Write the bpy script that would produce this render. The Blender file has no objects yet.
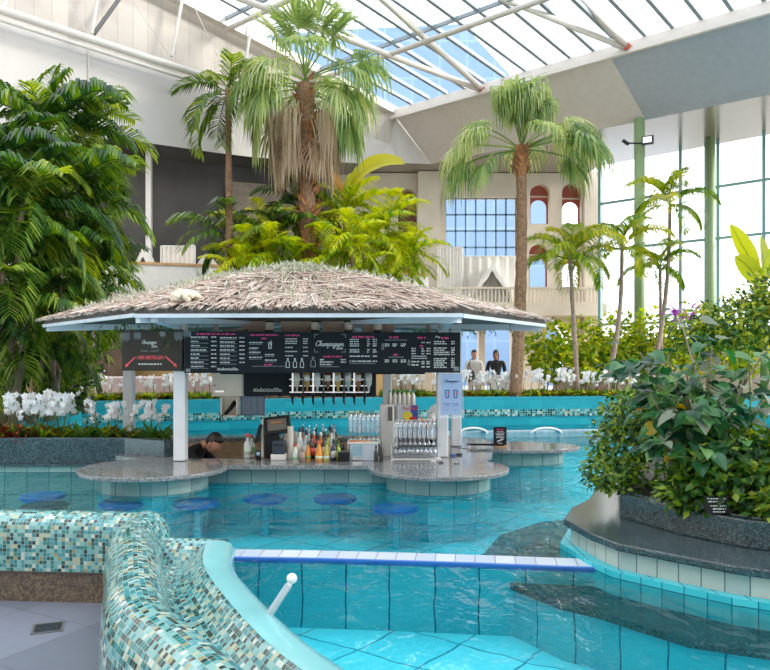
import bpy, math, random
from mathutils import Vector, Matrix, geometry
PI = math.pi
rnd = random.Random(7)
scn = bpy.context.scene
COL = scn.collection
CAMZ, F = 1.27, 750.0

def P(px, py, d):
    return Vector(((px-385)/F*d, d, CAMZ+(360-py)/F*d))

def lin(h, a=1.0):
    h = h.lstrip('#')
    r = [int(h[i:i+2], 16)/255 for i in (0, 2, 4)]
    return tuple(c/12.92 if c <= .04045 else ((c+.055)/1.055)**2.4 for c in r)+(a,)

# ------------------------------------------------------------------ mesh builder
class MB:
    def __init__(s):
        s.v = []; s.f = []; s.uv = []; s.mi = []
    def add(s, vs, fs, uvs=None, mi=0):
        o = len(s.v)
        s.v += [tuple(p) for p in vs]
        for k, f in enumerate(fs):
            s.f.append(tuple(i+o for i in f)); s.uv.append(uvs[k] if uvs else None); s.mi.append(mi)
    def box(s, c, d, rz=0, M=None, mi=0):
        x, y, z = d[0]/2, d[1]/2, d[2]/2
        vs = [Vector((a*x, b*y, e*z)) for e in (-1, 1) for b in (-1, 1) for a in (-1, 1)]
        R = M if M is not None else Matrix.Rotation(rz, 3, 'Z')
        vs = [R @ p + Vector(c) for p in vs]
        s.add(vs, [(0, 2, 3, 1), (4, 5, 7, 6), (0, 1, 5, 4), (2, 6, 7, 3), (0, 4, 6, 2), (1, 3, 7, 5)], mi=mi)
    def bar(s, a, b, w, h, up=(0, 0, 1), mi=0):
        a, b = Vector(a), Vector(b); t = (b-a); L = t.length; t.normalize()
        n = t.cross(Vector(up)); 
        if n.length < 1e-4: n = t.cross(Vector((1, 0, 0)))
        n.normalize(); u = n.cross(t)
        M = Matrix((t, n, u)).transposed()
        s.box((a+b)/2, (L, w, h), M=M, mi=mi)
    def tube(s, path, r, n=8, cap=True, mi=0):
        path = [Vector(p) for p in path]; m = len(path)
        rs = r if isinstance(r, (list, tuple)) else [r]*m
        vs = []; ref = None
        for i, p in enumerate(path):
            t = (path[min(i+1, m-1)]-path[max(i-1, 0)])
            if t.length < 1e-9: t = Vector((0, 0, 1))
            t.normalize()
            if ref is None:
                ref = Vector((0, 0, 1)) if abs(t.z) < .9 else Vector((1, 0, 0))
            a = t.cross(ref)
            if a.length < 1e-5: a = t.cross(Vector((0, 1, 0)))
            a.normalize(); b = a.cross(t).normalized(); ref = b
            for k in range(n):
                q = 2*PI*k/n
                vs.append(p+(a*math.cos(q)+b*math.sin(q))*rs[i])
        fs = []
        for i in range(m-1):
            for k in range(n):
                k2 = (k+1) % n
                fs.append((i*n+k, i*n+k2, (i+1)*n+k2, (i+1)*n+k))
        if cap:
            fs.append(tuple(range(n))[::-1]); fs.append(tuple((m-1)*n+k for k in range(n)))
        s.add(vs, fs, mi=mi)
    def lathe(s, prof, n=16, c=(0, 0, 0), sx=1, sy=1, mi=0):
        vs = []; fs = []; m = len(prof)
        for r, z in prof:
            for k in range(n):
                q = 2*PI*k/n
                vs.append((c[0]+r*sx*math.cos(q), c[1]+r*sy*math.sin(q), c[2]+z))
        for i in range(m-1):
            for k in range(n):
                k2 = (k+1) % n
                fs.append((i*n+k, i*n+k2, (i+1)*n+k2, (i+1)*n+k))
        if prof[0][0] > 1e-5: fs.append(tuple(range(n))[::-1])
        if prof[-1][0] > 1e-5: fs.append(tuple((m-1)*n+k for k in range(n)))
        s.add(vs, fs, mi=mi)
    def ball(s, c, r, n=12, m=8, sc=(1, 1, 1), mi=0):
        prof = [(max(1e-6, math.sin(PI*i/m)), -math.cos(PI*i/m)) for i in range(m+1)]
        vs = []; fs = []
        for a, z in prof:
            for k in range(n):
                q = 2*PI*k/n
                vs.append((c[0]+r*sc[0]*a*math.cos(q), c[1]+r*sc[1]*a*math.sin(q), c[2]+r*sc[2]*z))
        for i in range(m):
            for k in range(n):
                k2 = (k+1) % n
                fs.append((i*n+k, i*n+k2, (i+1)*n+k2, (i+1)*n+k))
        s.add(vs, fs, mi=mi)
    def solid(s, outline, z0, z1, holes=(), axis='z', mi=0):
        """polygon (with holes) extruded; axis z: points are x,y.  axis y: points are x,z and z0,z1 are y"""
        def mk(p, h):
            return Vector((p[0], p[1], h)) if axis == 'z' else Vector((p[0], h, p[1]))
        loops = [list(outline)]+[list(h) for h in holes]
        tris = geometry.tessellate_polygon([[Vector((p[0], p[1], 0)) for p in l] for l in loops])
        flat = [p for l in loops for p in l]
        n = len(flat)
        area = sum(outline[i][0]*outline[(i+1) % len(outline)][1]-outline[(i+1) % len(outline)][0]*outline[i][1] for i in range(len(outline)))
        vs = [mk(p, z0) for p in flat]+[mk(p, z1) for p in flat]
        fs = []
        for t in tris:
            a, b, c = t
            ar = (flat[b][0]-flat[a][0])*(flat[c][1]-flat[a][1])-(flat[c][0]-flat[a][0])*(flat[b][1]-flat[a][1])
            if ar < 0: a, b, c = a, c, b
            fs.append((a, c, b)); fs.append((a+n, b+n, c+n))
        uvs = [None]*len(fs)
        o = 0
        for li, l in enumerate(loops):
            m = len(l); acc = 0
            for i in range(m):
                j = (i+1) % m
                d = math.dist(l[i], l[j])
                fs.append((o+i, o+j, o+j+n, o+i+n)); uvs.append(((acc, z0), (acc+d, z0), (acc+d, z1), (acc, z1)))
                acc += d
            o += m
        s.add(vs, fs, uvs, mi=mi)
    def sweep(s, path, prof, closed=False, mi=0):
        """path: 3-D points (plan path with base z); prof: (offset to the left normal, z)"""
        path = [Vector(p) for p in path]; m = len(path)
        vs = []; ul = [0]
        for i in range(1, m): ul.append(ul[-1]+(path[i]-path[i-1]).length)
        pl = [0]
        for i in range(1, len(prof)): pl.append(pl[-1]+math.dist(prof[i], prof[i-1]))
        for i, p in enumerate(path):
            t = path[min(i+1, m-1)]-path[max(i-1, 0)]; t.z = 0; t.normalize()
            n = Vector((-t.y, t.x, 0))
            for o, z in prof: vs.append(p+n*o+Vector((0, 0, z)))
        k = len(prof); fs = []; uvs = []
        for i in range(m-1):
            for j in range(k-1):
                fs.append((i*k+j, (i+1)*k+j, (i+1)*k+j+1, i*k+j+1))
                uvs.append(((ul[i], pl[j]), (ul[i+1], pl[j]), (ul[i+1], pl[j+1]), (ul[i], pl[j+1])))
        s.add(vs, fs, uvs, mi=mi)
    def quad(s, a, b, c, d, uv=None, mi=0):
        s.add([a, b, c, d], [(0, 1, 2, 3)], [uv] if uv else None, mi=mi)
    def leaf(s, p, d, up, L, W, curl=.15, fold=.12):
        d = d.normalized(); n = d.cross(up)
        if n.length < 1e-4: n = d.cross(Vector((1, .1, 0)))
        n.normalize(); u = n.cross(d)
        m = p+d*L*.45+u*(-fold*W)
        tip = p+d*L-u*curl*L
        s.add([p, p+d*L*.42+n*W*.5, tip, p+d*L*.42-n*W*.5, m], [(0, 1, 4), (1, 2, 4), (2, 3, 4), (3, 0, 4)])
    def heart(s, p, d, up, L, W, curl=.2):
        d = d.normalized(); n = d.cross(up)
        if n.length < 1e-4: n = d.cross(Vector((1, .1, 0)))
        n.normalize(); u = n.cross(d)
        out = [(0, .05), (-.1, .28), (.05, .46), (.3, .5), (.6, .34), (.85, .12), (1, 0)]
        pts = []
        for a, b in out: pts.append((a, b))
        for a, b in out[-2::-1]: pts.append((a, -b))
        vs = [p+d*a*L+n*b*W*1.0+u*(-curl*L*a*a+abs(b)*.22*W) for a, b in pts]
        c = p+d*.35*L-u*(curl*L*.12)
        k = len(vs)
        s.add(vs+[c], [(i, (i+1) % k, k) for i in range(k)])
    def build(s, name, mats, parent=None, smooth=False, world=False, bevel=0, col=None):
        me = bpy.data.meshes.new(name)
        off = Vector(parent.location) if (world and parent) else Vector((0, 0, 0))
        if world and parent:
            q = parent.parent
            while q: off += Vector(q.location); q = q.parent
        vs = [tuple(Vector(p)-off) for p in s.v] if off.length else s.v
        me.from_pydata(vs, [], s.f)
        if not isinstance(mats, (list, tuple)): mats = [mats]
        for m in mats: me.materials.append(m)
        uvl = me.uv_layers.new(name='UVMap')
        data = [0.0]*(2*len(me.loops)); me.calc_loop_triangles() if False else None
        for k, pl in enumerate(me.polygons):
            pl.material_index = s.mi[k]; pl.use_smooth = smooth
            uv = s.uv[k]
            if uv is None:
                n = pl.normal; ax = max(range(3), key=lambda i: abs(n[i]))
                for li in pl.loop_indices:
                    c = s.v[me.loops[li].vertex_index]
                    a, b = (c[1], c[2]) if ax == 0 else ((c[0], c[2]) if ax == 1 else (c[0], c[1]))
                    data[2*li] = a; data[2*li+1] = b
            else:
                for q, li in enumerate(pl.loop_indices):
                    data[2*li], data[2*li+1] = uv[q]
        uvl.data.foreach_set('uv', data)
        me.validate()
        o = bpy.data.objects.new(name, me); COL.objects.link(o)
        if parent: o.parent = parent
        if bevel:
            b = o.modifiers.new('bevel', 'BEVEL'); b.width = bevel; b.segments = 2; b.limit_method = 'ANGLE'
        return o

def tag(o, label, cat, group=None, kind=None):
    if label: o['label'] = label
    if cat: o['category'] = cat
    if group: o['group'] = group
    if kind: o['kind'] = kind
    return o
def thing(name, label, cat, loc=(0, 0, 0), rz=0, group=None, kind=None):
    o = bpy.data.objects.new(name, None); COL.objects.link(o)
    o.location = loc; o.rotation_euler = (0, 0, rz); o.empty_display_size = .1
    return tag(o, label, cat, group, kind)
def struct(o, label=None, cat=None):
    o['kind'] = 'structure'
    if label: o['label'] = label
    if cat: o['category'] = cat
    return o
def dup(o, parent=None):
    c = o.copy(); COL.objects.link(c); c.parent = parent
    for ch in list(o.children): dup(ch, c)
    return c
def place(o, loc, rz, label, group=None, s=1.0, first=[None]):
    o.location = loc; o.rotation_euler = (0, 0, rz); o.scale = (s, s, s)
    o['label'] = label
    if group: o['group'] = group
    return o
ORD = ['zeroth', 'first', 'second', 'third', 'fourth', 'fifth', 'sixth', 'seventh', 'eighth', 'ninth', 'tenth', 'eleventh', 'twelfth', 'thirteenth', 'fourteenth', 'fifteenth', 'sixteenth', 'seventeenth', 'eighteenth', 'nineteenth', 'twentieth',
       'twenty-first', 'twenty-second', 'twenty-third', 'twenty-fourth', 'twenty-fifth', 'twenty-sixth', 'twenty-seventh', 'twenty-eighth', 'twenty-ninth', 'thirtieth']

# ------------------------------------------------------------------ materials
class NT:
    def __init__(s, name):
        s.m = bpy.data.materials.new(name); s.m.use_nodes = True
        s.t = s.m.node_tree; s.n = s.t.nodes; s.l = s.t.links; s.n.clear()
        s.out = s.n.new('ShaderNodeOutputMaterial')
    def new(s, typ, **kw):
        n = s.n.new('ShaderNode'+typ)
        for k, v in kw.items():
            if k.startswith('i_'):
                key = k[2:]; key = int(key) if key.isdigit() else key
                n.inputs[key].default_value = v
            else: setattr(n, k, v)
        return n
    def link(s, a, b): s.l.new(a, b)
    def math(s, op, a, b=None, c=None, clamp=False):
        n = s.n.new('ShaderNodeMath'); n.operation = op; n.use_clamp = clamp
        for i, x in enumerate((a, b, c)):
            if x is None: continue
            if isinstance(x, (int, float)): n.inputs[i].default_value = x
            else: s.l.new(x, n.inputs[i])
        return n.outputs[0]
    def mix(s, f, a, b):
        n = s.n.new('ShaderNodeMix'); n.data_type = 'RGBA'
        for i, x in ((0, f), (6, a), (7, b)):
            if isinstance(x, (int, float, tuple)): n.inputs[i].default_value = x
            else: s.l.new(x, n.inputs[i])
        return n.outputs[2]
    def ramp(s, f, stops, interp='LINEAR'):
        n = s.n.new('ShaderNodeValToRGB'); r = n.color_ramp; r.interpolation = interp
        while len(r.elements) < len(stops): r.elements.new(.5)
        for e, (p, c) in zip(r.elements, stops): e.position = p; e.color = c
        s.l.new(f, n.inputs[0]); return n.outputs[0]
    def bsdf(s, color, rough=.5, metal=0, spec=.5, **kw):
        b = s.n.new('ShaderNodeBsdfPrincipled')
        if isinstance(color, tuple): b.inputs['Base Color'].default_value = color
        else: s.l.new(color, b.inputs['Base Color'])
        if isinstance(rough, (int, float)): b.inputs['Roughness'].default_value = rough
        else: s.l.new(rough, b.inputs['Roughness'])
        b.inputs['Metallic'].default_value = metal; b.inputs['Specular IOR Level'].default_value = spec
        s.l.new(b.outputs[0], s.out.inputs[0]); s.b = b
        return b
    def bump(s, h, strength=.3, dist=.01):
        n = s.new('Bump'); n.inputs['Strength'].default_value = strength; n.inputs['Distance'].default_value = dist
        s.l.new(h, n.inputs['Height']); s.l.new(n.outputs[0], s.b.inputs['Normal']); return n

def mat(name, c, rough=.5, metal=0, var=.12, scale=8, spec=.5, bump=0, c2=None):
    t = NT(name); c = lin(c) if isinstance(c, str) else c
    tc = t.new('TexCoord'); nz = t.new('TexNoise'); nz.inputs['Scale'].default_value = scale; nz.inputs['Detail'].default_value = 4
    t.link(tc.outputs['Object'], nz.inputs['Vector'])
    d = lin(c2) if c2 else tuple(x*(1-2*var) for x in c[:3])+(1,)
    e = c if c2 else tuple(min(1, x*(1+var)) for x in c[:3])+(1,)
    col = t.ramp(nz.outputs[0], [(.3, d), (.7, e)])
    t.bsdf(col, rough, metal, spec)
    if bump: t.bump(nz.outputs[0], .4, bump)
    return t.m

def plain(name, c, rough=.5, metal=0): return mat(name, c, rough, metal, var=.03)

def glass(name, tint='#ffffff', gl=.08, rough=.02, edge=True):
    t = NT(name)
    tr = t.new('BsdfTransparent'); tr.inputs[0].default_value = lin(tint)
    g = t.new('BsdfGlossy'); g.inputs['Roughness'].default_value = rough; g.inputs[0].default_value = (1, 1, 1, 1)
    mx = t.new('MixShader')
    if edge:
        lw = t.new('LayerWeight'); lw.inputs[0].default_value = .25
        f = t.math('MULTIPLY_ADD', lw.outputs['Facing'], .55, gl); t.link(f, mx.inputs[0])
    else: mx.inputs[0].default_value = gl
    t.link(tr.outputs[0], mx.inputs[1]); t.link(g.outputs[0], mx.inputs[2]); t.link(mx.outputs[0], t.out.inputs[0])
    return t.m

def leafmat(name, cols, trans=.4, rough=.4, obj=True, tcol=None):
    t = NT(name)
    g = t.new('NewGeometry'); oi = t.new('ObjectInfo')
    f = g.outputs['Random Per Island']
    if obj: f = t.math('ADD', t.math('MULTIPLY', f, .5), t.math('MULTIPLY', oi.outputs['Random'], .5))
    k = len(cols)
    col = t.ramp(f, [((i+.5)/k if not obj else .12+.76*(i/(max(1, k-1))), lin(c)) for i, c in enumerate(cols)])
    b = t.bsdf(col, rough, 0, .4)
    tr = t.new('BsdfTranslucent')
    if tcol: tr.inputs[0].default_value = lin(tcol)
    else:
        hs = t.new('HueSaturation'); hs.inputs['Hue'].default_value = .475; hs.inputs['Saturation'].default_value = 1.15; hs.inputs['Value'].default_value = 1.7
        t.link(col, hs.inputs['Color']); t.link(hs.outputs[0], tr.inputs[0])
    mx = t.new('MixShader'); mx.inputs[0].default_value = trans
    t.link(b.outputs[0], mx.inputs[1]); t.link(tr.outputs[0], mx.inputs[2]); t.link(mx.outputs[0], t.out.inputs[0])
    return t.m

def tilemat(name, stops, grout, sx, sy, gw, rot=0, wob=0, rough=.2, interp='CONSTANT', spec=.5, bumpd=.002, noise=0, stag=False):
    """tiles in metres on the UV map; each cell takes a random colour of the stops"""
    t = NT(name)
    tc = t.new('TexCoord'); uv = tc.outputs['UV']
    mp = t.new('Mapping'); mp.inputs['Rotation'].default_value = (0, 0, rot); t.link(uv, mp.inputs[0]); v = mp.outputs[0]
    if wob:
        nz = t.new('TexNoise'); nz.inputs['Scale'].default_value = 3.2; nz.inputs['Detail'].default_value = 2; t.link(uv, nz.inputs['Vector'])
        va = t.new('VectorMath'); va.operation = 'MULTIPLY_ADD'
        t.link(nz.outputs['Color'], va.inputs[0]); va.inputs[1].default_value = (wob, wob, 0); t.link(v, va.inputs[2]); v = va.outputs[0]
    sp = t.new('SeparateXYZ'); t.link(v, sp.inputs[0])
    y = t.math('DIVIDE', sp.outputs[1], sy); fy = t.math('FLOOR', y)
    x = t.math('DIVIDE', sp.outputs[0], sx)
    if stag: x = t.math('ADD', x, t.math('MULTIPLY', t.math('FLOORED_MODULO', fy, 2), .5))
    fx = t.math('FLOOR', x)
    ex = t.math('MULTIPLY', t.math('SUBTRACT', .5, t.math('ABSOLUTE', t.math('SUBTRACT', t.math('SUBTRACT', x, fx), .5))), sx)
    ey = t.math('MULTIPLY', t.math('SUBTRACT', .5, t.math('ABSOLUTE', t.math('SUBTRACT', t.math('SUBTRACT', y, fy), .5))), sy)
    e = t.math('MINIMUM', ex, ey)
    g = t.math('LESS_THAN', e, gw/2)
    cb = t.new('CombineXYZ'); t.link(fx, cb.inputs[0]); t.link(fy, cb.inputs[1])
    wn = t.new('TexWhiteNoise'); wn.noise_dimensions = '2D'; t.link(cb.outputs[0], wn.inputs['Vector'])
    col = t.ramp(wn.outputs[0], [(p, lin(c)) for p, c in stops], interp)
    if noise:
        n2 = t.new('TexNoise'); n2.inputs['Scale'].default_value = noise; n2.inputs['Detail'].default_value = 5; t.link(uv, n2.inputs['Vector'])
        col = t.mix(t.math('MULTIPLY', n2.outputs[0], .45), col, tuple(c*.55 for c in lin(stops[0][1])[:3])+(1,))
    col = t.mix(g, col, lin(grout))
    t.bsdf(col, rough, 0, spec)
    if bumpd: t.bump(t.math('SUBTRACT', 1, g), .5, bumpd)
    return t.m

def granite(name, a, b, c, rough=.15, scale=90):
    t = NT(name)
    tc = t.new('TexCoord'); vo = t.new('TexVoronoi'); vo.inputs['Scale'].default_value = scale; t.link(tc.outputs['Object'], vo.inputs['Vector'])
    nz = t.new('TexNoise'); nz.inputs['Scale'].default_value = 12; nz.inputs['Detail'].default_value = 6; t.link(tc.outputs['Object'], nz.inputs['Vector'])
    sp = t.new('SeparateColor'); t.link(vo.outputs['Color'], sp.inputs[0])
    f = t.math('ADD', t.math('MULTIPLY', sp.outputs[0], .7), t.math('MULTIPLY', nz.outputs[0], .3))
    col = t.ramp(f, [(.25, lin(a)), (.5, lin(b)), (.8, lin(c))])
    t.bsdf(col, rough, 0, .6)
    return t.m

M = {}
M['white'] = plain('white_paint', '#e6e4e0', .45)
M['post'] = plain('post_white', '#dfe3e8', .35)
M['fascia'] = plain('fascia_white', '#cfdbe6', .4)
M['wall'] = mat('wall_panel', '#c6c0bb', .6, var=.02, scale=1)
M['wall2'] = mat('wall_panel_cool', '#b3b4ba', .6, var=.02, scale=1)
M['facade'] = mat('facade_plaster', '#d6cab8', .7, var=.05, scale=2)
M['steel'] = plain('painted_steel', '#cfc8bf', .4)
M['steel_dark'] = plain('dark_steel', '#5a5856', .4)
M['greycol'] = plain('grey_panel', '#a4abb5', .22)
M['bulk'] = plain('bulkhead_panel', '#d0c9c4', .5)
M['mirror'] = mat('metal_ceiling', '#968d80', .2, .4, var=.03, scale=.6)
M['green_col'] = plain('green_paint', '#8da878', .45)
M['mullion'] = plain('mullion_teal', '#7fa9ab', .4)
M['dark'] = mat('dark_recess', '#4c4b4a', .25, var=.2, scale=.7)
M['darkbrown'] = mat('brown_panel', '#6b5746', .4, var=.2, scale=2)
M['yellowwall'] = mat('ochre_wall', '#a98c55', .7, var=.1, scale=1)
M['red'] = mat('red_panel', '#a84a3a', .5, var=.08, scale=2)
M['curtain'] = mat('sheer_curtain', '#efeae2', .8, var=.04)
M['soil'] = mat('soil', '#2c241b', .9, var=.3, scale=20, bump=.02)
M['deck'] = mat('terrace_floor', '#b9a994', .5, var=.1, scale=2)
M['cyan_wall'] = tilemat('pool_wall_tile', [(0, '#1b95a6'), (.5, '#209cab'), (.8, '#188fa0')], '#15808f', .25, .125, .004, wob=.0, rough=.2)
M['cyan_floor'] = tilemat('pool_floor_tile', [(0, '#5cd8e6'), (.5, '#64dcea'), (.8, '#56d2e2')], '#1a7f97', .44, .44, .013, rot=.62, wob=.1, rough=.3, bumpd=0)
M['near_wall'] = tilemat('near_pool_tile', [(0, '#3caebb'), (.5, '#45b5c1'), (.8, '#36a8b7')], '#115b70', .28, .9, .01, wob=.05, rough=.25, bumpd=0)
M['ledge_tile'] = tilemat('ledge_tile', [(0, '#a9b3ab'), (.5, '#b5bdb3'), (.8, '#9fada8')], '#3d5657', .125, .24, .006, rough=.2)
M['bar_tile'] = tilemat('bar_tile', [(0, '#7d9a98'), (.5, '#88a5a1'), (.8, '#749193')], '#315a5e', .25, .25, .008, rough=.2)
M['blue_tile'] = tilemat('step_tile', [(0, '#35bccb'), (.5, '#41c4d1'), (.8, '#2db3c4')], '#10758c', .125, .25, .007, rough=.2)
M['bar_blue'] = tilemat('submerged_tile', [(0, '#3cc0cf'), (.5, '#49c9d6'), (.8, '#34b6c8')], '#1d8ba0', .25, .25, .008, wob=.05, rough=.2, bumpd=0)
M['rim'] = tilemat('rim_tile', [(0, '#b9c3cc'), (.5, '#c3ccd3'), (.8, '#aebcc8')], '#6f6585', .125, .3, .006, rough=.3)
M['rim_blue'] = plain('rim_blue_edge', '#2a62b4', .3)
MOS = [(0, '#74a8a3'), (.16, '#a3ab8c'), (.23, '#34868f'), (.38, '#5fa09f'), (.5, '#1f7372'), (.64, '#b3c2b6'), (.71, '#135250'), (.84, '#8a8a62'), (.88, '#0b2d2b')]
M['mosaic'] = tilemat('glass_mosaic', MOS, '#8fa5a0', .0255, .0255, .0024, rough=.14, bumpd=.001)
M['mosaic_band'] = tilemat('mosaic_band', MOS, '#8ab7b7', .05, .045, .005, rough=.2, bumpd=0)
M['lip'] = mat('lip_cyan', '#7cbcbd', .1, var=.06, scale=3)
M['brown_granite'] = granite('brown_granite', '#7f694f', '#a58b6c', '#c4aa88', .35, 120)
M['base_granite'] = granite('baseboard_granite', '#40362c', '#5c4d3f', '#77664f', .3, 90)
M['granite'] = granite('dark_granite', '#1d2b32', '#30444c', '#566a71', .16, 130)
M['granite_shaded'] = granite('shaded_granite', '#172226', '#263539', '#43565a', .2, 150)  # darker copy of the granite, the right planter's shade put into its colours
M['counter'] = granite('counter_granite', '#565b5f', '#74787a', '#999897', .1, 110)
M['paving'] = tilemat('paving', [(0, '#6d7280'), (.4, '#757a88'), (.75, '#656a78')], '#525664', .62, .62, .008, rot=.5, rough=.35, noise=14)
M['drain'] = plain('drain_steel', '#4e5660', .3, .7)
M['black'] = mat('black_plastic', '#101113', .5, var=.05, spec=.25)
M['board'] = mat('menu_black', '#121b22', .6, var=.03, spec=.2)
M['board_olive'] = mat('sign_olive', '#17190f', .4, var=.35, scale=2.5, spec=.25)
M['chalk'] = plain('lettering_white', '#dfe6e6', .6)
M['chalk_dim'] = plain('lettering_grey', '#93a2a8', .6)
M['pink'] = plain('lettering_pink', '#e23a86', .6)
M['redtext'] = plain('lettering_red', '#f04a52', .5)
M['chrome'] = plain('chrome', '#cfd2d4', .12, 1)
M['cream'] = plain('cream_lacquer', '#e2d8c6', .4)
M['brown'] = mat('brown_board', '#8d7b6c', .5, var=.15, scale=3)
M['brown_pale'] = mat('pale_brown_board', '#c0ae9c', .6, var=.08, scale=3)
M['screen'] = mat('pos_screen', '#6b645a', .6, var=.03, spec=.2)
M['bluestool'] = plain('blue_seat', '#1668b0', .3)
M['darkdisc'] = plain('dark_disc', '#2b3430', .3)
M['skin'] = plain('skin', '#c58f76', .5)
M['hair'] = mat('dark_hair', '#21160f', .5, var=.3, scale=60)
M['black_cloth'] = mat('black_cloth', '#121215', .8, var=.2, scale=20)
M['white_cloth'] = mat('white_cloth', '#d8d5d2', .8, var=.05)
M['grey_cloth'] = mat('grey_trousers', '#5c5a5c', .8, var=.1)
M['pinkfab'] = mat('pale_pink_fabric', '#d3b9b6', .8, var=.05)
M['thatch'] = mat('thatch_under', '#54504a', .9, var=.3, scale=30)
M['soffit'] = mat('soffit_brown', '#5d5147', .7, var=.1, scale=2)
def stickmat():
    t = NT('reed_stick'); g = t.new('NewGeometry')
    col = t.ramp(g.outputs['Random Per Island'], [(0, lin('#66544a')), (.2, lin('#9a8375')), (.45, lin('#bfae9f')), (.7, lin('#a28a7c')), (1, lin('#ddd3c8'))])
    t.bsdf(col, .7); return t.m
M['stick'] = stickmat()
M['sprig'] = leafmat('dry_sprig', ['#8f9680', '#b5b9a0', '#d3d2bd', '#7d8868', '#c9c8c0'], .25, .5, obj=False)
M['creamflower'] = plain('cream_flower', '#e6d6bd', .7)
M['palm'] = leafmat('palm_leaf', ['#17341a', '#25481c', '#3c6222', '#607f2c', '#8c9f40'], .42, .38)
M['palm_y'] = leafmat('palm_leaf_yellow', ['#4f8a1c', '#86a818', '#b3bf22', '#cfd02c', '#6f9a22'], .5, .35)
M['coco'] = leafmat('coconut_leaf', ['#3f6a1f', '#658f26', '#98ab30', '#c8c24a'], .48, .35)
M['fan'] = leafmat('fan_palm_leaf', ['#4a6b3f', '#63824a', '#7d9652', '#97a866', '#b3b984'], .45, .4)
M['deadleaf'] = leafmat('dead_leaf', ['#8a7660', '#a89478', '#bda98b', '#98836c'], .25, .7)
M['banana'] = leafmat('banana_leaf', ['#6f9a2a', '#a3b52c', '#c2c23c'], .55, .35)
M['bananabrown'] = leafmat('banana_leaf_brown', ['#a8872c', '#b79438'], .5, .5)
M['trunk'] = mat('palm_trunk', '#8b6a4e', .9, var=.3, scale=25, bump=.02)
M['trunk_pale'] = mat('pale_trunk', '#9a8474', .8, var=.2, scale=12, bump=.01)
M['stem'] = mat('green_stem', '#4d6b2c', .6)
M['fibre'] = mat('leaf_base_fibre', '#a0683c', .8, var=.3, scale=30, bump=.02)
M['hedge'] = leafmat('hedge_leaf', ['#5a8a1c', '#8cae28', '#b4c234', '#d2d24a', '#3c681a'], .55, .45, obj=False)
M['bush'] = leafmat('bush_leaf', ['#12330e', '#224b15', '#356519', '#557d20', '#879a2a'], .38, .4, obj=False)
M['bush2'] = leafmat('upper_bush_leaf', ['#173a14', '#2a5a1c', '#4a7a22', '#87992a', '#b0b02e'], .42, .4, obj=False)
M['heart'] = leafmat('heart_leaf', ['#173a28', '#205032', '#2c6238', '#3d733c', '#5a8544'], .32, .3, obj=False)
M['heartgrey'] = leafmat('heart_leaf_pale', ['#6f7a66', '#8d9284', '#7b8a72'], .3, .45, obj=False)
M['heartyellow'] = leafmat('heart_leaf_yellow', ['#c98f1a', '#d9a92a', '#b9a527'], .45, .45, obj=False)
M['purple'] = leafmat('purple_bract', ['#a03f9a', '#b85aae', '#8a3590'], .45, .5, obj=False)
M['bed'] = leafmat('bed_leaf', ['#2a5218', '#4a7a20', '#7fa028', '#bcc034', '#30601c', '#7a3a2a'], .45, .45, obj=False)
M['croton'] = leafmat('bronze_leaf', ['#4a1f17', '#7a2f1f', '#a04a2a', '#5b4a1c', '#2c4a1a'], .35, .45, obj=False)
M['orchidleaf'] = leafmat('orchid_leaf', ['#1d3f17', '#2f5a20', '#4a7028'], .25, .35, obj=False)
M['petal'] = leafmat('orchid_petal', ['#f1eeee', '#ffffff', '#ece6ea'], .35, .5, obj=False, tcol='#ffffff')
M['vine'] = leafmat('vine_leaf', ['#23471c', '#3c661f', '#6f8f33', '#9fae52'], .4, .45, obj=False)
M['glassware'] = glass('glassware', '#f4f7fa', .20, .05)
M['acrylic'] = glass('acrylic', '#f4f8fb', .06, .03, edge=False)
M['pane'] = glass('window_pane', '#fbfdff', .05, .02, edge=False)
M['skypane'] = glass('skylight_pane', '#f4f8ff', .03, .05, edge=False)
M['posterblue'] = mat('poster_blue', '#9dbbe6', .4, var=.05, scale=2)
M['posterink'] = plain('poster_ink', '#3f63ad', .5)
M['wood'] = mat('pale_wood', '#c59a66', .5, var=.1, scale=10)

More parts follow.
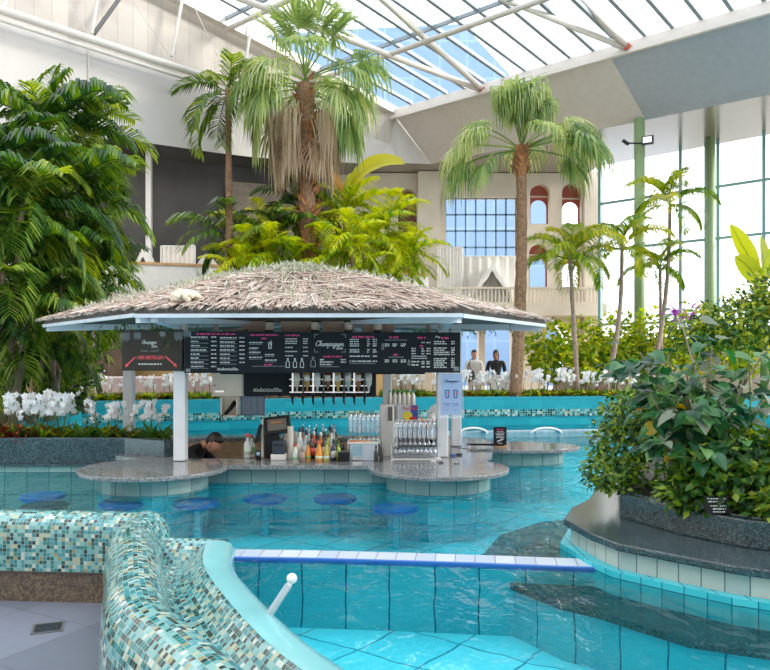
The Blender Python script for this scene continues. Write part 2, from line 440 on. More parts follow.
def watermat():
    t = NT('pool_water_surface')
    tc = t.new('TexCoord'); pos = tc.outputs['Object']
    mp = t.new('Mapping'); mp.inputs['Scale'].default_value = (1, .6, 1); t.link(pos, mp.inputs[0])
    n1 = t.new('TexNoise'); n1.inputs['Scale'].default_value = 3.0; n1.inputs['Detail'].default_value = 3; n1.inputs['Distortion'].default_value = .6; t.link(mp.outputs[0], n1.inputs['Vector'])
    n2 = t.new('TexNoise'); n2.inputs['Scale'].default_value = 11; n2.inputs['Detail'].default_value = 2; t.link(mp.outputs[0], n2.inputs['Vector'])
    sp = t.new('SeparateXYZ'); t.link(pos, sp.inputs[0])
    amp = t.new('MapRange'); amp.inputs[1].default_value = 3.6; amp.inputs[2].default_value = 7; amp.inputs[3].default_value = .3; amp.inputs[4].default_value = 1.2
    t.link(sp.outputs[1], amp.inputs[0])
    h = t.math('ADD', t.math('MULTIPLY', n1.outputs[0], 1.0), t.math('MULTIPLY', n2.outputs[0], .22))
    h = t.math('MULTIPLY', h, amp.outputs[0])
    bp = t.new('Bump'); bp.inputs['Strength'].default_value = 1; bp.inputs['Distance'].default_value = .12; t.link(h, bp.inputs['Height'])
    fr = t.new('Fresnel'); fr.inputs['IOR'].default_value = 1.33; t.link(bp.outputs[0], fr.inputs['Normal'])
    gl = t.new('BsdfGlossy'); gl.inputs['Roughness'].default_value = .02; gl.inputs[0].default_value = (1, 1, 1, 1); t.link(bp.outputs[0], gl.inputs['Normal'])
    tr = t.new('BsdfTransparent'); tr.inputs[0].default_value = lin('#d9fafb')
    mx = t.new('MixShader'); t.link(t.math('MULTIPLY', fr.outputs[0], .75), mx.inputs[0]); t.link(tr.outputs[0], mx.inputs[1]); t.link(gl.outputs[0], mx.inputs[2])
    t.link(mx.outputs[0], t.out.inputs[0])
    return t.m
M['water'] = watermat()

# ------------------------------------------------------------------ camera, world, sun
cam = bpy.data.cameras.new('camera'); co = bpy.data.objects.new('camera', cam); COL.objects.link(co)
co.location = (0, 0, CAMZ); co.rotation_euler = (PI/2, 0, 0)
cam.sensor_width = 36; cam.lens = 36*F/770; cam.shift_y = (360-335)/770; cam.clip_end = 300; cam.clip_start = .05
scn.camera = co
w = bpy.data.worlds.new('sky'); scn.world = w; w.use_nodes = True
wt = w.node_tree; bg = wt.nodes['Background']
tc = wt.nodes.new('ShaderNodeTexCoord'); nz = wt.nodes.new('ShaderNodeTexNoise'); nz.inputs['Scale'].default_value = 2.2; nz.inputs['Detail'].default_value = 4
rp = wt.nodes.new('ShaderNodeValToRGB'); rp.color_ramp.elements[0].position = .35; rp.color_ramp.elements[0].color = lin('#e4efff'); rp.color_ramp.elements[1].position = .6; rp.color_ramp.elements[1].color = (1, 1, .98, 1)
wt.links.new(tc.outputs['Generated'], nz.inputs['Vector']); wt.links.new(nz.outputs[0], rp.inputs[0]); wt.links.new(rp.outputs[0], bg.inputs[0])
bg.inputs[1].default_value = 3.3
sl = bpy.data.lights.new('sun', 'SUN'); sl.energy = 6.0; sl.angle = math.radians(18); sl.color = (1, .93, .8)
so = bpy.data.objects.new('sun', sl); COL.objects.link(so); so.location = (10, 10, 12)
sd = Vector((.85, -.15, .345)).normalized(); so.rotation_euler = sd.to_track_quat('Z', 'Y').to_euler()
scn.view_settings.view_transform = 'Standard'; scn.view_settings.look = 'None'; scn.view_settings.exposure = 0.0; scn.view_settings.gamma = 1.08
cy = scn.cycles
cy.max_bounces = 9; cy.transparent_max_bounces = 24; cy.diffuse_bounces = 4; cy.glossy_bounces = 4; cy.sample_clamp_indirect = 6; cy.caustics_reflective = False; cy.caustics_refractive = False
try: cy.use_denoising = True
except Exception: pass

# =================================================================== SETTING: pool
BAR_O = [(-3.0, 8.35), (-1.85, 7.62), (0.0, 7.62), (0.9, 7.75), (1.2, 8.4), (1.3, 9.0), (1.9, 9.1), (1.9, 9.6), (.9, 10.6), (-2.6, 10.8), (-3.7, 9.9)]
BAR_I = [(-2.6, 8.6), (-2.2, 8.1), (-1.25, 8.1), (-1.25, 8.35), (.45, 8.35), (.75, 8.7), (.75, 9.6), (.4, 10.2), (-2.4, 10.3), (-3.1, 9.7)]
def shrink(poly, d):
    n = len(poly); out = []
    for i in range(n):
        a, b, c = Vector(poly[i-1]), Vector(poly[i]), Vector(poly[(i+1) % n])
        e1 = (b-a).normalized(); e2 = (c-b).normalized()
        n1 = Vector((-e1.y, e1.x)); n2 = Vector((-e2.y, e2.x))
        m = (n1+n2); m.normalize(); k = d/max(.35, m.dot(n1))
        p = b+m*k; out.append((p.x, p.y))
    return out
BAR_W = shrink(BAR_O, .1)
POOL = [(-9, 5.2), (-1.7, 5.15), (-1.1, 4.85), (-.86, 4.3), (-.62, 3.69), (-.36, 3.18), (-.15, 2.86), (.25, 2.25), (.8, 1.4), (1.2, .9), (9, .9), (9, 14.9), (4, 14.75), (0, 14.35), (-4, 13.4), (-5.2, 12.9), (-5.2, 9.4), (-9, 9.4)]
m = MB()
tris = geometry.tessellate_polygon([[Vector((x, y, 0)) for x, y in POOL], [Vector((x, y, 0)) for x, y in BAR_W]])
flat = POOL+BAR_W
def ccw(t, pts):
    a, b, c = t
    return t if (pts[b][0]-pts[a][0])*(pts[c][1]-pts[a][1])-(pts[c][0]-pts[a][0])*(pts[b][1]-pts[a][1]) > 0 else (a, c, b)
m.add([(x, y, 0) for x, y in flat], [ccw(t, flat) for t in tris])
struct(m.build('pool_water', M['water']), 'clear turquoise rippling water filling the pool', 'water')
m = MB()
m.add([(x, y, -.43) for x, y in flat], [ccw(t, flat) for t in tris])
pf = m.build('floor_pool', M['cyan_floor']); struct(pf, 'turquoise tiled pool floor under the water', 'pool floor')
# far wall of the pool
FARW = [(-9, 11.6), (-5.2, 12.9), (-4, 13.4), (0, 14.35), (4, 14.75), (9, 14.9), (13, 15)]
m = MB(); m.sweep([(x, y, 0) for x, y in FARW[1:]], [(0, -.5), (0, .18), (0, .55), (.3, .55), (.3, 0)])
fw = m.build('wall_pool_back', M['cyan_wall']); struct(fw, 'turquoise tiled pool wall below the far flower bed', 'wall')
m = MB(); m.sweep([(x, y, 0) for x, y in FARW[1:]], [(-.012, .18), (-.015, .18), (-.015, .31), (0, .31)])
m.build('trim_mosaic_band', M['mosaic_band'], fw)
m = MB()
m.solid([(-5.2, 9.52), (-5.2, 12.9), (-12, 12.9), (-12, 9.52)], -.5, .4)
struct(m.build('wall_pool_left', M['cyan_wall']))
# submerged rim in front of the far wall, with the two arched headrests
m = MB(); m.sweep([(.2, 12.9, 0), (2.2, 13.3, 0), (4.6, 13.6, 0)], [(-.06, -.1), (-.06, .02), (.06, .02), (.06, -.1)])
struct(m.build('trim_1', M['rim']))
for k, (px, py, wd, lb) in enumerate([(474, 431, .48, 'white arched headrest with blue lining rising from water, nearer the bar post'), (548, 431, .52, 'white arched headrest with blue lining rising from water, farther from the bar post')]):
    c = P(px, py, 13.0)
    t = thing('headrest', lb, 'headrest', (c.x, 13.0, 0), 0, 'in-pool lounger headrests')
    m = MB()
    pts = [(wd/2*math.cos(PI*i/14), .10, .095*math.sin(PI*i/14)-.015) for i in range(15)]
    m.sweep([Vector(p) for p in pts], [(-.1, 0), (.1, 0)]) if False else m.tube(pts, .022, 8)
    m.build('frame', M['white'], t, smooth=True)
    m = MB()
    q = [(wd*.46*math.cos(PI*i/14), .075*math.sin(PI*i/14)) for i in range(15)]
    for i in range(14):
        a, b = q[i], q[i+1]
        m.quad((a[0], .11, a[1]), (b[0], .11, b[1]), (b[0]*.8, .16, b[1]*.6), (a[0]*.8, .16, a[1]*.6))
    m.build('lining', M['bluestool'], t)

# pool divider (white rim at water level with blue edge)
m = MB()
RIM = [(-1.06, 4.80, 0), (-.5, 4.77, 0), (0, 4.72, 0), (.6, 4.65, 0), (1.3, 4.55, 0)]
m.sweep(RIM, [(-.01, -.5), (-.01, -.02)])
m.sweep(RIM, [(.2, -.02), (.2, -.5)])
dv = m.build('wall_pool_divider', M['near_wall']); struct(dv, 'low tiled pool divider wall just under the water surface', 'wall')
m = MB(); m.sweep(RIM, [(0, .012), (.19, .012), (.2, -.02)]); m.build('rim', M['rim'], dv)
m = MB(); m.sweep(RIM, [(-.012, -.018), (-.012, .010), (.006, .013)]); m.build('edge_strip', M['rim_blue'], dv)

# chrome grab handle with ball at the divider
h0 = P(287, 577, 3.55)
t = thing('grab_handle', 'slanted steel grab rail with white ball end rising from near pool', 'handrail', (h0.x-.1, 3.5, -.5))
m = MB(); m.tube([(-.16, -.02, 0), (-.10, -.02, .30), (-.03, 0, .5), (.11, .03, .71)], .018, 10); m.build('pole', plain('handle_steel', '#8da4aa', .3), t, smooth=True)
m = MB(); m.ball((.125, .035, .74), .025, 14, 10); m.tube([(.105, .03, .69), (.12, .034, .73)], .012, 8); m.build('ball_knob', M['white'], t, smooth=True)

# foreground deck
m = MB(); m.solid([(-9, -3), (1.0, -3), (1.0, .9), (.2, 1.6), (-.6, 2.7), (-1.35, 3.9), (-1.5, 4.9), (-1.5, 5.15), (-9, 5.25)], -.45, -.33)
fl = m.build('floor', M['paving']); struct(fl, 'grey stone paving in front of the mosaic wall', 'floor')
dc = P(48, 628, 750*1.6/268)
t = thing('floor_drain', 'small square steel drain set in the grey paving', 'drain', (dc.x, dc.y, -.33), .35)
m = MB(); m.solid([(-.09, -.09), (.09, -.09), (.09, .09), (-.09, .09)], 0, .004, [[(-.075, -.075), (.075, -.075), (.075, .075), (-.075, .075)]]); m.build('frame', M['steel_dark'], t)
m = MB()
for i in range(7): m.box((0, -.066+.022*i, .002), (.15, .012, .003))
m.build('grate', M['drain'], t)

# mosaic wall
def prof_round(w, zb, zt, n=9):
    r = w/2; out = [(w/2, zb)]
    for i in range(n+1):
        a = PI*i/n; out.append((r*math.cos(a), zt-r*.8+r*.8*math.sin(a)))
    out.append((-w/2, zb)); return out
m = MB()
L1 = [(-9, 5.3, 0), (-4, 5.2, 0), (-2.6, 5.13, 0), (-1.85, 5.07, 0), (-1.62, 5.03, 0)]
m.sweep(L1, prof_round(.3, -.13, .245)[::-1])
mw = m.build('wall_mosaic', M['mosaic'], smooth=True); struct(mw, 'curving low wall covered in teal and white glass mosaic', 'wall')
RID = [(-1.62, 5.12), (-1.61, 4.9), (-1.55, 4.6), (-1.435, 4.3), (-1.28, 3.85), (-1.12, 3.4), (-1.0, 3.15), (-.79, 2.86), (-.55, 2.52), (-.18, 2.0), (.3, 1.4), (.7, .8)]
def smooth_path(p, k=4):
    out = []
    for i in range(len(p)-1):
        p0, p1, p2, p3 = [Vector(p[j]) for j in (max(0, i-1), i, i+1, min(len(p)-1, i+2))]
        for q in range(k):
            u = q/k
            out.append(.5*((2*p1)+(p2-p0)*u+(2*p0-5*p1+4*p2-p3)*u*u+(3*p1-p0-3*p2+p3)*u**3))
    out.append(Vector(p[-1])); return out
RS = [(p.x, p.y, 0) for p in smooth_path(RID)]
n = len(RS)
prof = [(-.165, -.30), (-.165, .0), (-.152, .10), (-.12, .175), (-.07, .225), (0, .245), (.06, .23), (.108, .185), (.138, .12), (.158, .04), (.172, -.02), (.24, -.055), (.34, -.065)]
m = MB(); m.sweep(RS, prof[::1])
# rounded far end of the wall
c = Vector((RS[0][0], RS[0][1], 0))
m.ball((RS[0][0]+.0, RS[0][1]-.03, .06), .166, 24, 14, (1, .9, 1.11))
m.build('mosaic_return', M['mosaic'], mw, smooth=True)
m = MB(); m.sweep(L1[:4]+[(-1.7, 5.03, 0)], [(-.135, -.33), (-.135, -.125), (-.16, -.125)])
m.sweep(RS[2:], [(-.15, -.33), (-.15, -.30), (-.17, -.30)])
m.build('baseboard_front', M['base_granite'], mw)
# trough and lip
LIP = [(-1.1, 4.9), (-1.05, 4.6), (-.95, 4.25), (-.70, 3.69), (-.44, 3.18), (-.235, 2.86), (.13, 2.3), (.6, 1.6), (1.0, 1.0)]
LS = [(p.x, p.y, 0) for p in smooth_path(LIP)]
m = MB(); m.sweep(LS, [(-.36, .0), (-.30, -.035), (-.24, -.04), (-.18, -.02), (-.12, .03), (-.085, .07), (-.06, .086)])
m.sweep([(-1.5, 4.98, 0), (-1.3, 4.96, 0), (-1.05, 4.93, 0)], [(-.15, -.04), (-.1, .03), (-.05, .07), (0, .09), (.06, .08), (.09, -.1)])
m.build('trough', M['mosaic'], mw, smooth=True)
m = MB(); m.sweep(LS, [(-.065, .086), (-.04, .094), (.04, .09), (.09, .07), (.12, .02), (.13, -.5)])
m.build('overflow_lip', M['lip'], mw, smooth=True)

# left granite planter in the water
m = MB()
PL = [(-9, 8.5), (-2.95, 8.5), (-2.42, 8.22), (-2.3, 8.45), (-2.75, 9.35), (-9, 9.4)]
m.solid(PL, .1, .385, [shrink(PL, .1)]); 
lp = m.build('planter', M['granite'], bevel=.012); tag(lp, 'long dark granite planter with white orchids beside the bar', 'planter')
m = MB(); m.solid(shrink(PL, .09), .1, .34); m.build('soil', M['soil'], lp)
m = MB(); m.solid(shrink(PL, -.04), -.5, .075); m.build('tiled_base', M['bar_tile'], lp)
m = MB(); m.solid(shrink(PL, -.07), .075, .1); m.build('ledge', M['granite'], lp)

# right planter
PR = [(1.6, 5.1), (1.8, 4.61), (2.05, 4.27), (2.6, 3.9), (6, 3.4), (6, 8), (2.4, 7.2), (1.85, 5.95)]
LG = [(1.2, 5.05), (1.27, 4.61), (1.345, 4.38), (1.6, 4.11), (1.82, 3.89), (1.97, 3.80), (2.6, 3.4), (6.3, 2.9), (6.3, 8.3), (2.2, 7.5), (1.7, 6.1), (1.56, 5.76), (1.36, 5.46)]
m = MB(); m.solid(PR, .2, .36, [shrink(PR, .07)])
rp_ = m.build('raised_planter', M['granite_shaded'], bevel=.008); tag(rp_, 'raised dark granite planter with shrubs at the right pool edge', 'planter')
m = MB(); m.solid(shrink(PR, .06), .2, .33); m.build('soil', M['soil'], rp_)
m = MB(); m.solid(LG, .155, .2); m.build('ledge', M['granite_shaded'], rp_, bevel=.01)
m = MB(); m.solid(shrink(LG, .05), .04, .155); m.build('tile_band', M['ledge_tile'], rp_)
m = MB(); m.solid(shrink(LG, -.02), -.12, .04); m.build('tile_step', M['blue_tile'], rp_)
m = MB()
BEN = [(.66, 5.2), (.70, 4.9), (.77, 4.61), (.99, 4.23), (1.17, 4.08), (1.32, 3.88), (1.49, 3.67), (1.81, 3.52), (2.6, 3.0), (6.4, 2.5), (6.4, 8.6), (2.2, 7.9), (1.79, 6.54), (1.31, 6.34), (.9, 5.87)]
m.solid(BEN, -.14, -.1); m.build('bench_top', M['granite_shaded'], rp_)
m = MB(); m.solid(shrink(BEN, .02), -.5, -.14); m.build('bench_wall', M['near_wall'], rp_)

# bar pool stools (round seats just under water) and one dark disc built alike
for k, (px, d, key, lb) in enumerate([(42, 7.35, 'bluestool', 'round blue underwater stool in front of the granite planter'), (45, 6.82, 'darkdisc', 'round dark disc just under the water nearest the mosaic wall'),
        (122, 6.98, 'bluestool', 'round blue underwater stool before left half of round counter lobe'), (197, 7.0, 'bluestool', 'round blue underwater stool before right half of round counter lobe'),
        (265, 7.25, 'bluestool', 'round blue underwater stool below the till'), (335, 7.25, 'bluestool', 'round blue underwater stool below the bottle row'), (395, 6.75, 'bluestool', 'round blue underwater stool before the right counter lobe')]):
    x = (px-385)/F*d
    t = thing('pool_stool', lb, 'stool', (x, d, -.5), 0, 'underwater bar stools')
    m = MB(); m.lathe([(.0, .40), (.19, .40), (.21, .42), (.21, .445), (.19, .455), (0, .455)], 24); m.build('seat', M[key], t, smooth=False)
    m = MB(); m.lathe([(.12, 0), (.12, .02), (.045, .05), (.045, .40)], 16); m.build('pedestal', M['bar_blue'], t)

# =================================================================== BAR COUNTER
bar = thing('bar_counter', 'round swim-up bar counter of grey granite on tiled walls', 'bar counter', (-.9, 9.2, -1.0))
m = MB(); m.solid(BAR_W, 0, .155, [shrink(BAR_I, -.06)]); m.build('tiled_wall', M['bar_tile'], bar, world=True)
m = MB(); m.solid(BAR_W, -1.0, 0, [shrink(BAR_I, -.06)]); m.build('submerged_wall', M['bar_blue'], bar, world=True)
m = MB(); m.solid(shrink(BAR_I, -.06), -.98, .15, [BAR_I]); m.build('inner_wall', M['brown_granite'], bar, world=True)
m = MB(); m.solid(BAR_O, .155, .2, [BAR_I]); m.build('worktop', M['counter'], bar, world=True, bevel=.012)
def lobe(c, rx, ry, z0=.165, z1=.206):
    m = MB(); m.solid([(c[0]+rx*math.cos(2*PI*i/40), c[1]+ry*math.sin(2*PI*i/40)) for i in range(40)], z0, z1); return m
for c, rx, ry in [((-2.3, 7.46), .72, .70), ((.53, 7.46), .70, .66), ((1.62, 9.3), .80, .46)]:
    lobe(c, rx, ry).build('worktop_lobe', M['counter'], bar, world=True, bevel=.012)
    m = MB(); m.solid([(c[0]+rx*.74*math.cos(2*PI*i/24), c[1]+ry*.74*math.sin(2*PI*i/24)) for i in range(24)], -.5, .0); m.build('submerged_pedestal', M['bar_blue'], bar, world=True)
    m = MB(); m.solid([(c[0]+rx*.74*math.cos(2*PI*i/24), c[1]+ry*.74*math.sin(2*PI*i/24)) for i in range(24)], 0, .165); m.build('lobe_pedestal', M['bar_tile'], bar, world=True)
m = MB(); m.solid(shrink(BAR_I, -.03), -1.05, -1.0); struct(m.build('floor_bar', M['deck']))

# =================================================================== PAVILION ROOF
VX = [(-4.12, 9.05), (-2.32, 6.95), (.72, 6.95), (1.93, 9.05), (.6, 11.3), (-2.7, 11.3)]
CX = Vector((-1.09, 9.1))
pav = thing('bar_pavilion', 'hexagonal thatched reed roof on white posts over the bar', 'pavilion', (-1.09, 9.1, .2))
def edge_r(ang):
    d = Vector((math.cos(ang), math.sin(ang))); best = 1e9
    for i in range(6):
        a, b = Vector(VX[i]), Vector(VX[(i+1) % 6]); e = b-a
        den = d.x*e.y-d.y*e.x
        if abs(den) < 1e-9: continue
        q = a-CX; t_ = (q.x*e.y-q.y*e.x)/den; u_ = (q.x*d.y-q.y*d.x)/den
        if t_ > 0 and -1e-6 <= u_ <= 1+1e-6: best = min(best, t_)
    return best
def roof_z(r): return 2.37-.62*r**1.3
def roof_p(ang, r, dz=0):
    R = edge_r(ang); return Vector((CX.x+math.cos(ang)*R*r, CX.y+math.sin(ang)*R*r, roof_z(r)+dz))
angs = sorted([2*PI*i/48 for i in range(48)]+[math.atan2(v[1]-CX.y, v[0]-CX.x) % (2*PI) for v in VX])
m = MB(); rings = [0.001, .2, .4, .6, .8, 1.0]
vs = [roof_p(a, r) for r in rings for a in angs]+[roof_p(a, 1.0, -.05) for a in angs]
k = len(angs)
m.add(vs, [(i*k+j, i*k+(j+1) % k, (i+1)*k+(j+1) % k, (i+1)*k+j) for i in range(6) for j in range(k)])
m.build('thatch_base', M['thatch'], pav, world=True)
m = MB()
for i in range(2300):
    a = rnd.uniform(0, 2*PI) if i % 3 else rnd.uniform(PI, 2*PI)
    r0 = math.sqrt(rnd.uniform(.02, .93)); R = edge_r(a); L = rnd.uniform(.35, .95)/R
    if i % 4 == 0: r0 = rnd.uniform(.62, .86); L = rnd.uniform(.22, .40)
    a2 = a+rnd.gauss(0, .05)/max(.5, r0); r1 = min(1.035, r0+L)
    p0 = roof_p(a, r0, rnd.uniform(.0, .035)); p1 = roof_p(a2, r1, rnd.uniform(.005, .05))
    mid = roof_p((a+a2)/2, (r0+r1)/2, .035)
    m.tube([p0, mid, p1], rnd.uniform(.003, .008), 4, cap=False)
for i in range(260):   # cross sticks
    a = rnd.uniform(PI, 2*PI); r = math.sqrt(rnd.uniform(.15, 1)); da = rnd.uniform(.1, .28)/max(r, .4)
    m.tube([roof_p(a, r, .03), roof_p(a+da/2, r*.99, .05), roof_p(a+da, r*rnd.uniform(.93, 1.05) if r < .9 else r, .03)], rnd.uniform(.004, .008), 4, cap=False)
m.build('reed_thatch', M['stick'], pav, world=True)
m = MB()
for i in range(3600):
    a = rnd.uniform(0, 2*PI) if i % 3 else rnd.uniform(PI, 2*PI); r = math.sqrt(rnd.uniform(0, 1)) if i % 2 else abs(rnd.gauss(0, .42))
    if r > .98: continue
    p = roof_p(a, r, rnd.uniform(.03, .06))
    d = Vector((rnd.gauss(0, 1), rnd.gauss(0, 1), rnd.uniform(.0, .8)))
    m.leaf(p, d, Vector((0, 0, 1)), rnd.uniform(.05, .13), rnd.uniform(.010, .022))
for i in range(150):  # sprigs standing up on the ridge silhouettes
    a = rnd.choice([rnd.gauss(PI*1.0, .25), rnd.uniform(0, 2*PI)]); r = rnd.uniform(.15, .95); p = roof_p(a, r, .0)
    for q in range(5):
        d = Vector((rnd.gauss(0, .5), rnd.gauss(0, .5), 1)); m.leaf(p, d, Vector((0, 1, 0)), rnd.uniform(.07, .13), .02)
m.build('dry_sprigs', M['sprig'], pav, world=True)
m = MB(); pc = P(185, 302, 7.0)
for q in range(200):
    pc = P(185, 302, 7.0+.01*q); a = math.atan2(pc.y-CX.y, pc.x-CX.x)
    if pc.z < roof_p(a, min(1, math.hypot(pc.x-CX.x, pc.y-CX.y)/edge_r(a)), .03).z: break
pc.z += .035
for q in range(60):
    d = Vector((rnd.gauss(0, 1), rnd.gauss(0, 1), rnd.gauss(.4, .8))).normalized()
    m.ball(pc+Vector((d.x*.13, d.y*.1, d.z*.05+.01)), .026, 6, 4)
m.build('flower_cluster', M['creamflower'], pav, world=True, smooth=True)
# fascia, soffit, rafters, posts
for i in range(6):
    a, b = Vector(VX[i]), Vector(VX[(i+1) % 6])
    m = MB(); m.bar((a.x, a.y, 1.68), (b.x, b.y, 1.685), .03, .036); m.build('fascia_board', M['fascia'], pav, world=True)
    c = CX+(a-CX)*.985; q = CX+(a-CX)*.1
    m = MB(); m.bar((q.x, q.y, 1.73), (c.x, c.y, 1.655), .06, .08); m.build('rafter', M['fascia'], pav, world=True)
m = MB(); hx = [tuple(CX+(Vector(v)-CX)*.98) for v in VX]; m.solid(hx, 1.70, 1.715); m.build('soffit', M['soffit'], pav, world=True)
POSTS = [(-2.16, 7.93), (.63, 8.26), (.88, 9.3), (-3.36, 9.85), (.03, 10.4)]
for x, y in POSTS:
    m = MB(); m.box((x, y, .96), (.125, .125, 1.5)); m.build('post', M['post'], pav, world=True, bevel=.01)
for x, y in [(-2.16, 7.93), (.63, 8.26)]:
    m = MB(); m.bar((x, y, 1.62), (x-.0, y-.9, 1.66), .07, .07); m.build('bracket', M['fascia'], pav, world=True)
# vines hanging under the eave at the left and right
m = MB()
for (x0, x1, y0, y1, nn) in [(-3.7, -2.1, 9.6, 7.9, 52), (.2, 1.5, 10.2, 9.3, 26)]:
    for i in range(nn):
        u = rnd.random(); x = x0+(x1-x0)*u+rnd.gauss(0, .12); y = y0+(y1-y0)*u+rnd.gauss(0, .2)
        L = rnd.uniform(.08, .34 if x < 0 else .15)
        for q in range(int(L/.016)):
            p = Vector((x+rnd.gauss(0, .025), y+rnd.gauss(0, .02), 1.70-q*.016))
            m.leaf(p, Vector((rnd.gauss(0, 1), rnd.gauss(0, 1), -.7)), Vector((0, 0, 1)), rnd.uniform(.05, .1), .018)
m.build('hanging_vine', M['vine'], pav, world=True)

# =================================================================== LETTERING helpers
CUR = {'C': ([[(1.5, 1.7), (1.1, 2.1), (.5, 1.7), (.2, .8), (.5, .1), (1.1, 0), (1.6, .4)]], 1.6),
 'h': ([[(0, .3), (.5, 1.4), (.55, 2.1), (.3, 2), (.2, 0)], [(.2, .5), (.5, 1), (.8, .9), (.75, .1), (1., 0), (1.2, .3)]], 1.15),
 'a': ([[(.9, .9), (.5, 1), (.1, .5), (.4, 0), (.8, .4), (.9, .9), (.85, .1), (1.1, 0), (1.3, .3)]], 1.25),
 'm': ([[(0, .3), (.2, 1), (.2, 0)], [(.2, .5), (.5, 1), (.65, .8), (.6, 0)], [(.6, .5), (.9, 1), (1.1, .8), (1.05, .1), (1.25, 0), (1.45, .3)]], 1.4),
 'p': ([[(0, .3), (.3, 1), (.1, -1)], [(.25, .6), (.6, 1), (.9, .6), (.6, 0), (.25, .1)], [(.6, 0), (1.1, .3)]], 1.05),
 'g': ([[(.9, .9), (.5, 1), (.1, .5), (.4, 0), (.8, .4), (.9, .9), (.8, -.7), (.4, -1), (.2, -.7), (1.2, .3)]], 1.2),
 'n': ([[(0, .3), (.2, 1), (.2, 0)], [(.2, .5), (.6, 1), (.8, .8), (.75, .1), (1, 0), (1.2, .3)]], 1.15),
 'e': ([[(.1, .4), (.7, .6), (.6, 1), (.2, .8), (.15, .2), (.5, 0), (1, .3)]], .95),
 'r': ([[(0, .3), (.25, 1), (.3, .8), (.65, .85), (.6, .2), (.8, 0), (1.1, .3)]], 1.0),
 'B': ([[(.35, 2), (.2, 0)], [(.2, 1.9), (.8, 2), (.95, 1.5), (.3, 1.1), (1, .9), (1, .2), (.2, 0)]], 1.2)}
class Flat:
    """draws flat marks on a board: local x right, local z up, y = front face offset (towards -y)"""
    def __init__(s, y): s.m = MB(); s.y = y
    def rect(s, x0, x1, z0, z1): s.m.quad((x0, s.y, z0), (x1, s.y, z0), (x1, s.y, z1), (x0, s.y, z1))
    def stroke(s, pts, w):
        for i in range(len(pts)-1):
            a, b = Vector((pts[i][0], pts[i][1])), Vector((pts[i+1][0], pts[i+1][1])); d = b-a
            if d.length < 1e-7: continue
            d.normalize(); n_ = Vector((-d.y, d.x))*w/2; a2 = a-d*w*.25; b2 = b+d*w*.25
            s.m.quad((a2.x-n_.x, s.y, a2.y-n_.y), (b2.x-n_.x, s.y, b2.y-n_.y), (b2.x+n_.x, s.y, b2.y+n_.y), (a2.x+n_.x, s.y, a2.y+n_.y))
    def script(s, word, x, z, width, w, shear=.3):
        tot = sum(CUR[c][1] for c in word); k = width/tot; cx = 0
        for c in word:
            st, adv = CUR[c]
            for l in st:
                sm = smooth_path([(p[0], p[1]) for p in l], 4)
                s.stroke([(x+k*(cx+p[0]+shear*p[1]), z+k*p[1]) for p in sm], w)
            cx += adv
    def words(s, x0, x1, z, h, seed=0):
        r = random.Random(seed+int(x0*1e4)+int(z*1e4)); x = x0
        while x < x1-h*.4:
            L = min(x1-x, h*r.uniform(1.2, 3.2)); q = x
            while q < x+L-h*.2:   # letter-sized dabs
                lw = h*r.uniform(.35, .6); s.rect(q, min(q+lw, x+L), z-h/2*r.uniform(.75, 1), z+h/2*r.uniform(.7, 1)); q += lw*1.22
            x += L+h*.5
    def arrow(s, a, b, w, hd):
        s.stroke([a, b], w); d = (Vector(b)-Vector(a)).normalized(); n_ = Vector((-d.y, d.x)); t_ = Vector(b)+d*hd*.4
        s.m.add([(t_.x, s.y-.0003, t_.y), (b[0]-d.x*hd+n_.x*hd*.7, s.y-.0003, b[1]-d.y*hd+n_.y*hd*.7), (b[0]-d.x*hd-n_.x*hd*.7, s.y-.0003, b[1]-d.y*hd-n_.y*hd*.7)], [(0, 1, 2)])
    def build(s, name, mat_, parent): return s.m.build(name, mat_, parent)
def text_part(txt, size, parent, mat_, x, y, z, shear=0, bold=0, width=None, name='lettering'):
    cu = bpy.data.curves.new('lettering', 'FONT'); cu.body = txt; cu.size = size; cu.align_x = 'CENTER'; cu.align_y = 'CENTER'; cu.shear = shear; cu.offset = bold
    tmp = bpy.data.objects.new('tmp_lettering', cu); COL.objects.link(tmp)
    bpy.context.view_layer.update()
    me = bpy.data.meshes.new_from_object(tmp.evaluated_get(bpy.context.evaluated_depsgraph_get()))
    bpy.data.objects.remove(tmp); me.name = name
    o = bpy.data.objects.new(name, me); COL.objects.link(o); me.materials.clear(); me.materials.append(mat_)
    o.parent = parent; o.rotation_euler = (PI/2, 0, 0); o.location = (x, y, z)
    if width:
        xs = [v.co.x for v in me.vertices]; o.scale.x = width/(max(xs)-min(xs))
    return o

# =================================================================== MENU BOARDS
A = Vector(((184-385)/F*7.7, 7.7, 0)); B = Vector(((460.5-385)/F*8.0, 8.0, 0))
LB = (B-A).length; rzB = math.atan2(B.y-A.y, B.x-A.x)
zc = 1.35
mb = thing('menu_board', 'long black drinks menu board reading Champagner Bar under the thatch', 'menu board', (A.x, A.y, zc), rzB)
m = MB(); m.box((LB/2, .03, 0), (LB, .05, .43)); m.build('panel', M['board'], mb, bevel=.004)
def bx(px):   # along the board from the picture column it is seen in
    k = (px-385)/F; dx, dy = (B-A).normalized().x, (B-A).normalized().y
    return (k*A.y-A.x)/(dx-k*dy)
def bz(px, py):
    u = bx(px); y = A.y+(B-A).normalized().y*u; return CAMZ+(360-py)/F*y-zc
W_, Pk, Dm = Flat(.0035), Flat(.0035), Flat(.0035)
def wl(fl, a, b, py, h=1.3): fl.words(bx(a), bx(b), bz(a, py), h/F*7.8)
c1 = lambda x: 180+x/5.133
r1 = lambda y: 325+y/5.133
c2 = lambda x: 320+x/5.133
for a, b, y in [(85, 285, 46), (360, 505, 51), (417, 445, 69), (432, 480, 204), (540, 615, 53), (738, 770, 162)]: wl(Pk, c1(a), c1(b), r1(y), 1.7)
